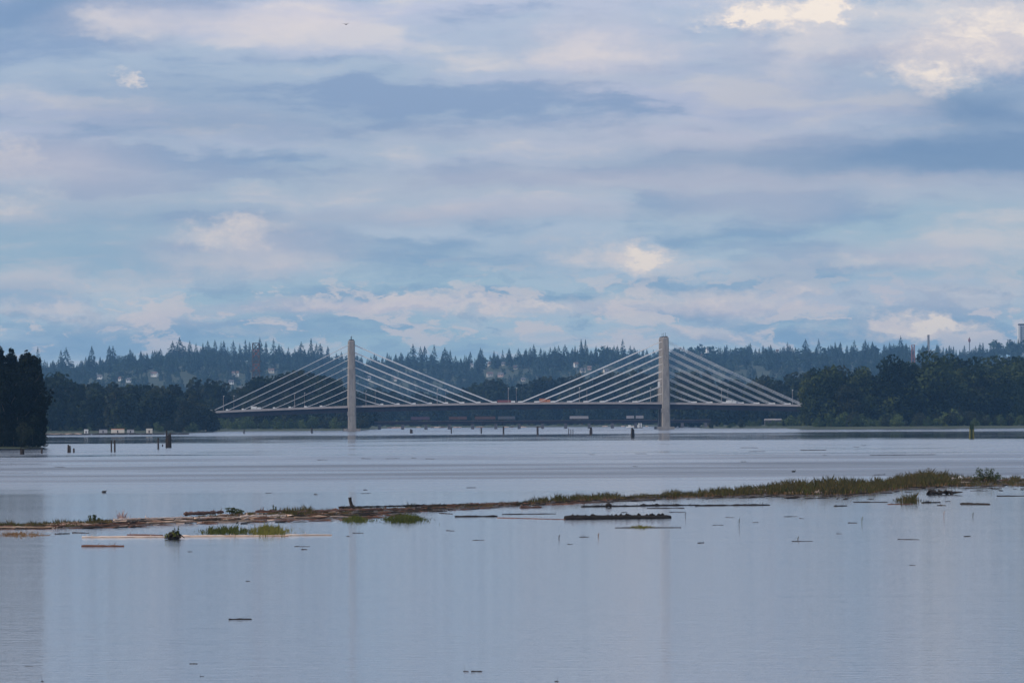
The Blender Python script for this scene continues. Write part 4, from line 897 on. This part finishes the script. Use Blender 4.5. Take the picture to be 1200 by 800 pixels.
# leafy bushes and tufts on the bar
def bush(px, py, w_, h_, m_, label, name='leafy_bush', seed=1, n=700, lobes=7, size=.1, cat='bush'):
    c = on_water(px, py); e = empty(name, (c.x, c.y, .05), label, cat); rd = random.Random(seed); cs = []; rs = []
    for k in range(lobes):
        x = rd.uniform(-.5, .5) * w_; hh = h_ * (1 - .5 * abs(x / w_ * 2) ** 2) * rd.uniform(.6, 1); cs.append((x, rd.uniform(-.3, .3) * w_, hh * .85)); rs.append((w_ * .11, w_ * .12, h_ * .15))
        mb = MB(); mb.tube([(x * .3, 0, 0), (x * .7, 0, hh * .5), (x, cs[-1][1], hh * .95)], [.03, .025, .012], 4); mb.obj('stem', wood_dark, e)
        cs.append((x * .8, 0, hh * .45)); rs.append((w_ * .12, w_ * .12, h_ * .2))
    V, Fq = leaf_cloud(cs, rs, n, size, seed=seed); new_obj('leaves', np_mesh('leaves', V, Fq, [m_]), e)
bush_m = mat('bush_leaf', (.05, .07, .03), (.09, .11, .04), .8, 2, transl=.15)
bush(1155, 566, 2.4, 1.75, bush_m, 'tall leafy bush with separate tufts at the right end of the bar', seed=31, n=1500, lobes=9)
bush(1088, 564, 3.2, 1.25, mat('bush_brown', (.10, .09, .05), (.15, .12, .06), .85, 2, transl=.15), 'brown seeding bush on top of the grass mound on the right', seed=32, n=1300, lobes=9)
bush(109, 613, .9, .55, bush_m, 'small round bush on the left part of the bar', seed=33, n=420, lobes=4, size=.07)
bush(320, 601.5, .45, .6, bush_m, 'small pointed dark plant left of the grass tuft on the bar', seed=34, n=260, lobes=3, size=.06)
bush(271, 603, 1.6, .45, bush_m, 'dark low bush on the weed heap of the left bar', seed=35, n=700, lobes=6, size=.08)
bush(480, 594, .9, .35, bush_m, 'small twiggy plant on the bar right of the snag', seed=36, n=120, lobes=4, size=.05)
# single stems standing out of the water
for k, (px, py, hpx, m_, lab) in enumerate([(655, 631, 5, wood_dark, 'single dark stem standing in the water below the black log'), (701, 629, 5, grass_r, 'single reddish stem in the water right below the black log'), (1106, 607, 9, mat('pink_stems', (.42, .26, .25)), 'single pinkish stem in the water right of centre before the reeds'), (1010, 613, 8, grass_y, 'single yellow stem in the water beside a floating stick'),
                                   (866, 616, 9, grass_o, 'single thin olive stem with a head in the water before the lumpy logs'), (803, 606, 6, wood_dark, 'single dark stem right of the black log end'), (935, 632, 4, grass_o, 'short olive stem at the lower right'), (1140, 606, 6, grass_o, 'faint thin stem right of the pinkish one')]):
    c = on_water(px, py); h = hpx * c.y / FPX; mb = MB(); mb.tube([(0, 0, -.02), (.01, 0, h * .6), (.05, 0, h)], [.022, .02, .012], 5)
    for s in (-1, 1): mb.poly([(0, 0, h * .4), (s * .12, .02, h * .75), (s * .05, 0, h * .5)]); mb.poly([(0, 0, h * .65), (s * .09, -.02, h * .95), (s * .03, 0, h * .72)])
    o = mb.obj('water_plant', m_); o.location = c; tag(o, lab, 'plant')

# ------------------------------------------------------------------ pilings and markers
def piling(px, ybase, ytop, wpx, label, group='old pilings standing in the river', n=1, name='piling', m_=pile_m, lean=0):
    c = on_water(px, ybase); k = c.y / FPX; h = (ybase - ytop) * k
    if n == 1:
        mb = MB(); r = wpx * k / 2; mb.tube([(0, 0, -1), (lean * .5, 0, h * .5), (lean, 0, h)], [r, r * .95, r * .8], 9, jit=.08); o = mb.obj(name, m_); o.location = c; return tag(o, label, 'piling', group)
    e = empty('piling_cluster', c, label, 'pilings'); rd = random.Random(int(px))
    r = max(.16, wpx * k / n * .62)
    for i in range(n):
        x = (i - (n - 1) / 2) * wpx * k / n; mb = MB(); y = rd.uniform(-.4, .4); hh = h * rd.uniform(.72, 1.0) if i else h
        mb.tube([(x, y, -1), (x * .9, y * .8, hh * .5), (x * .8, y * .5, hh)], [r, r * .95, r * .8], 9, jit=.08); mb.obj('pile', m_, e)
    return e
piling(130.5, 529, 515.5, 1.8, 'left one of two thin bare pilings standing side by side')
piling(134.5, 529, 515.5, 2.2, 'right one of two thin bare pilings standing side by side')
piling(185.5, 526, 513, 2.2, 'single piling just left of the tall piling cluster')
piling(197.5, 524, 504, 7, 'tall thick cluster of dark pilings at the left', n=4)
piling(81, 530, 521, 4, 'short broken piling stump right of the near left wood, taller one', n=2)
piling(86.5, 530, 525, 2.2, 'very low piling stump beside the short broken pair')
piling(190.5, 523, 520.5, 1.6, 'low stub of a piling between the single piling and the tall cluster')
for px, yb, yt, w_, lab in [(286, 508, 503.5, 1.6, 'low piling before the shrubs near the left end of the bridge'), (365.5, 507.5, 501, 2.2, 'piling in the bright water left of the left pylon'), (529, 507.5, 500.5, 1.5, 'thin piling in the bright water, third right of the left pylon'), (564, 507.5, 501, 1.8, 'piling in the bright water below the mid span, left one'), (590, 508, 499.5, 2.2, 'taller piling in the bright water below the mid span'),
                            (630, 508.5, 499.5, 2.6, 'thick tall piling below the orange lorry'), (666.5, 508, 501.5, 1.0, 'thin piling, left of a close trio'), (669, 508, 503, .9, 'thin low piling, middle of a close trio'), (671.5, 508, 503, .9, 'thin low piling, right of a close trio')]:
    piling(px, yb, yt, w_, lab)
piling(482, 507.5, 502.5, 3.2, 'short thick piling group right of the left pylon', n=2)
piling(692.5, 508, 500.5, 3.2, 'stout piling pair between the thin trio and the black cluster', n=2)
piling(741.5, 512.5, 501, 4.2, 'black piling cluster standing left of the right pylon', n=3)
piling(26, 532, 524, 5, 'dark broken pilings at the foot of the near left wood', n=3)
piling(49, 531, 525, 2.2, 'low dark piling at the outer foot of the near left wood')
c = on_water(1138.8, 513.5); k = c.y / FPX; e = empty('channel_marker', c, 'yellow green channel marker on pilings before the right wood', 'marker')
ym = mat('marker_yellow', (.16, .15, .04), (.12, .12, .04)); gm = mat('marker_green', (.02, .04, .02))
for dx, m_ in ((-.55, ym), (0, gm), (.55, ym)):
    mb = MB(); mb.tube([(dx, 0, -1), (dx * .7, 0, 3.2)], .28, 9); mb.obj('pile', m_, e)
mb = MB(); mb.box(-.6, .6, -.42, -.34, 2.6, 4.0); mb.obj('board', gm, e)
# log booms by the far banks
def boom(px0, px1, y, D, n, label, m_=wood_dark, r=.35, cat='log boom'):
    a = at(px0, y, D); b = at(px1, y, D); e = empty('log_boom', ((a.x + b.x) / 2, D, 0), label, cat); L = (b.x - a.x) / n
    for i in range(n):
        x = -(b.x - a.x) / 2 + L * (i + .5); mb = MB(); yy = random.uniform(-2, 2); mb.tube([(x - L * .48, yy, .1), (x, yy + .2, .14), (x + L * .48, yy, .1)], [r * .8, r, r * .8], 7, jit=.1); mb.obj('log', m_, e)
boom(50, 222, 508, 3300, 12, 'dark floating log boom along the left bank wood', r=.6)
boom(53, 96, 505, 3560, 4, 'pale floating log boom left of the small white shed', wood_pale, .35)
# pale logs stranded along the distant shore
for k, px in enumerate(sorted([random.uniform(455, 640) for _ in range(22)] + [random.uniform(690, 826) for _ in range(10)])):
    D = random.uniform(5300, 5650); p_ = at(px, 501, D)
    mb = MB(); L = random.uniform(2, 7); mb.tube([(-L / 2, 0, .2), (0, 0, .35), (L / 2, 0, .2)], [.3, .45, .25], 6, jit=.15); o = mb.obj('stranded_log', wood_pale if k % 3 else wood_red); o.location = (p_.x, D, .15)
    tag(o, nth(k + 1) + ' log from the left stranded on the distant shore under the main span', 'log', 'logs stranded on the distant shore')
# white debris at the shore beside the black cluster
for px, lab in ((738, 'white boat moored left of the black piling cluster by the far shore'), (746.5, 'white boat moored right of the black piling cluster by the far shore')):
    p_ = at(px, 502, 4900); e = empty('small_boat', (p_.x, 4900, 0), lab, 'boat')
    mb = MB(); mb.tube([(-2.6, 0, .5), (-1, 0, .35), (1.6, 0, .4), (3, 0, .75)], [.5, .8, .75, .12], 8, squash=.7); mb.obj('hull', white_m, e)
    mb = MB(); mb.box(-1.2, .8, -.5, .5, .9, 1.9, top=.8); mb.obj('cabin', walls[0], e)

# ------------------------------------------------------------------ birds
feather = mat('feather_dark', (.03, .028, .026), (.05, .045, .04), .7, 8)
def skin_bird(name, joints, loc, label, rz=0, sc=1.0):
    """one continuous body grown round a skeleton"""
    me = bpy.data.meshes.new(name); me.from_pydata([j[0] for j in joints], [(j[2], i) for i, j in enumerate(joints) if j[2] is not None], [])
    me.materials.append(feather); o = new_obj(name, me); o.location = loc; o.rotation_euler = (0, 0, rz); o.scale = (sc,) * 3
    md = o.modifiers.new('skin', 'SKIN')
    for i, j in enumerate(joints): me.skin_vertices[0].data[i].radius = (j[1], j[1]) if not isinstance(j[1], tuple) else j[1]
    me.skin_vertices[0].data[0].use_root = True
    o.modifiers.new('sub', 'SUBSURF').levels = 1; return tag(o, label, 'bird')
duck = [((0, 0, .06), .10, None), ((-.12, 0, .07), .085, 0), ((-.21, 0, .09), .04, 1), ((.11, 0, .08), .075, 0), ((.15, 0, .13), .045, 3), ((.17, 0, .175), .048, 4), ((.23, 0, .17), .015, 5)]
skin_bird('duck', duck, on_water(122, 577), 'small dark duck swimming beyond the left part of the bar', 0, 1.05)
skin_bird('duck', duck, on_water(930, 553), 'small dark duck swimming beyond the tall grass on the right', 0, 1.15)
fly = [((0, 0, 0), .11, None), ((.22, 0, .02), .07, 0), ((.36, 0, .02), .03, 1), ((-.25, 0, .02), .06, 0), ((-.42, 0, .04), .05, 3),
       ((.05, .3, .14), (.10, .03), 0), ((.02, .62, .26), (.09, .02), 5), ((-.1, .95, .22), (.03, .01), 6), ((.05, -.3, .14), (.10, .03), 0), ((.02, -.62, .26), (.09, .02), 8), ((-.1, -.95, .22), (.03, .01), 9)]
skin_bird('flying_bird', fly, at(405.5, 29, 1250), 'dark bird flying high in the upper left of the sky', R(60), .85)

# ------------------------------------------------------------------ air
mb = MB(); mb.box(-4100, 4100, -300, 16200, -4.0, 200.0); 
hm = bpy.data.materials.new('haze'); hm.use_nodes = True; hm.node_tree.nodes.clear(); t = NT(hm.node_tree)
pv = t.n('ShaderNodeVolumePrincipled'); pv.inputs['Color'].default_value = (.26, .54, .90, 1); pv.inputs['Density'].default_value = 3.3e-5; pv.inputs['Anisotropy'].default_value = .2
ho = t.n('ShaderNodeOutputMaterial'); hm.node_tree.links.new(pv.outputs[0], ho.inputs['Volume'])
hz_ = mb.obj('haze', hm); tag(hz_, kind='stuff')
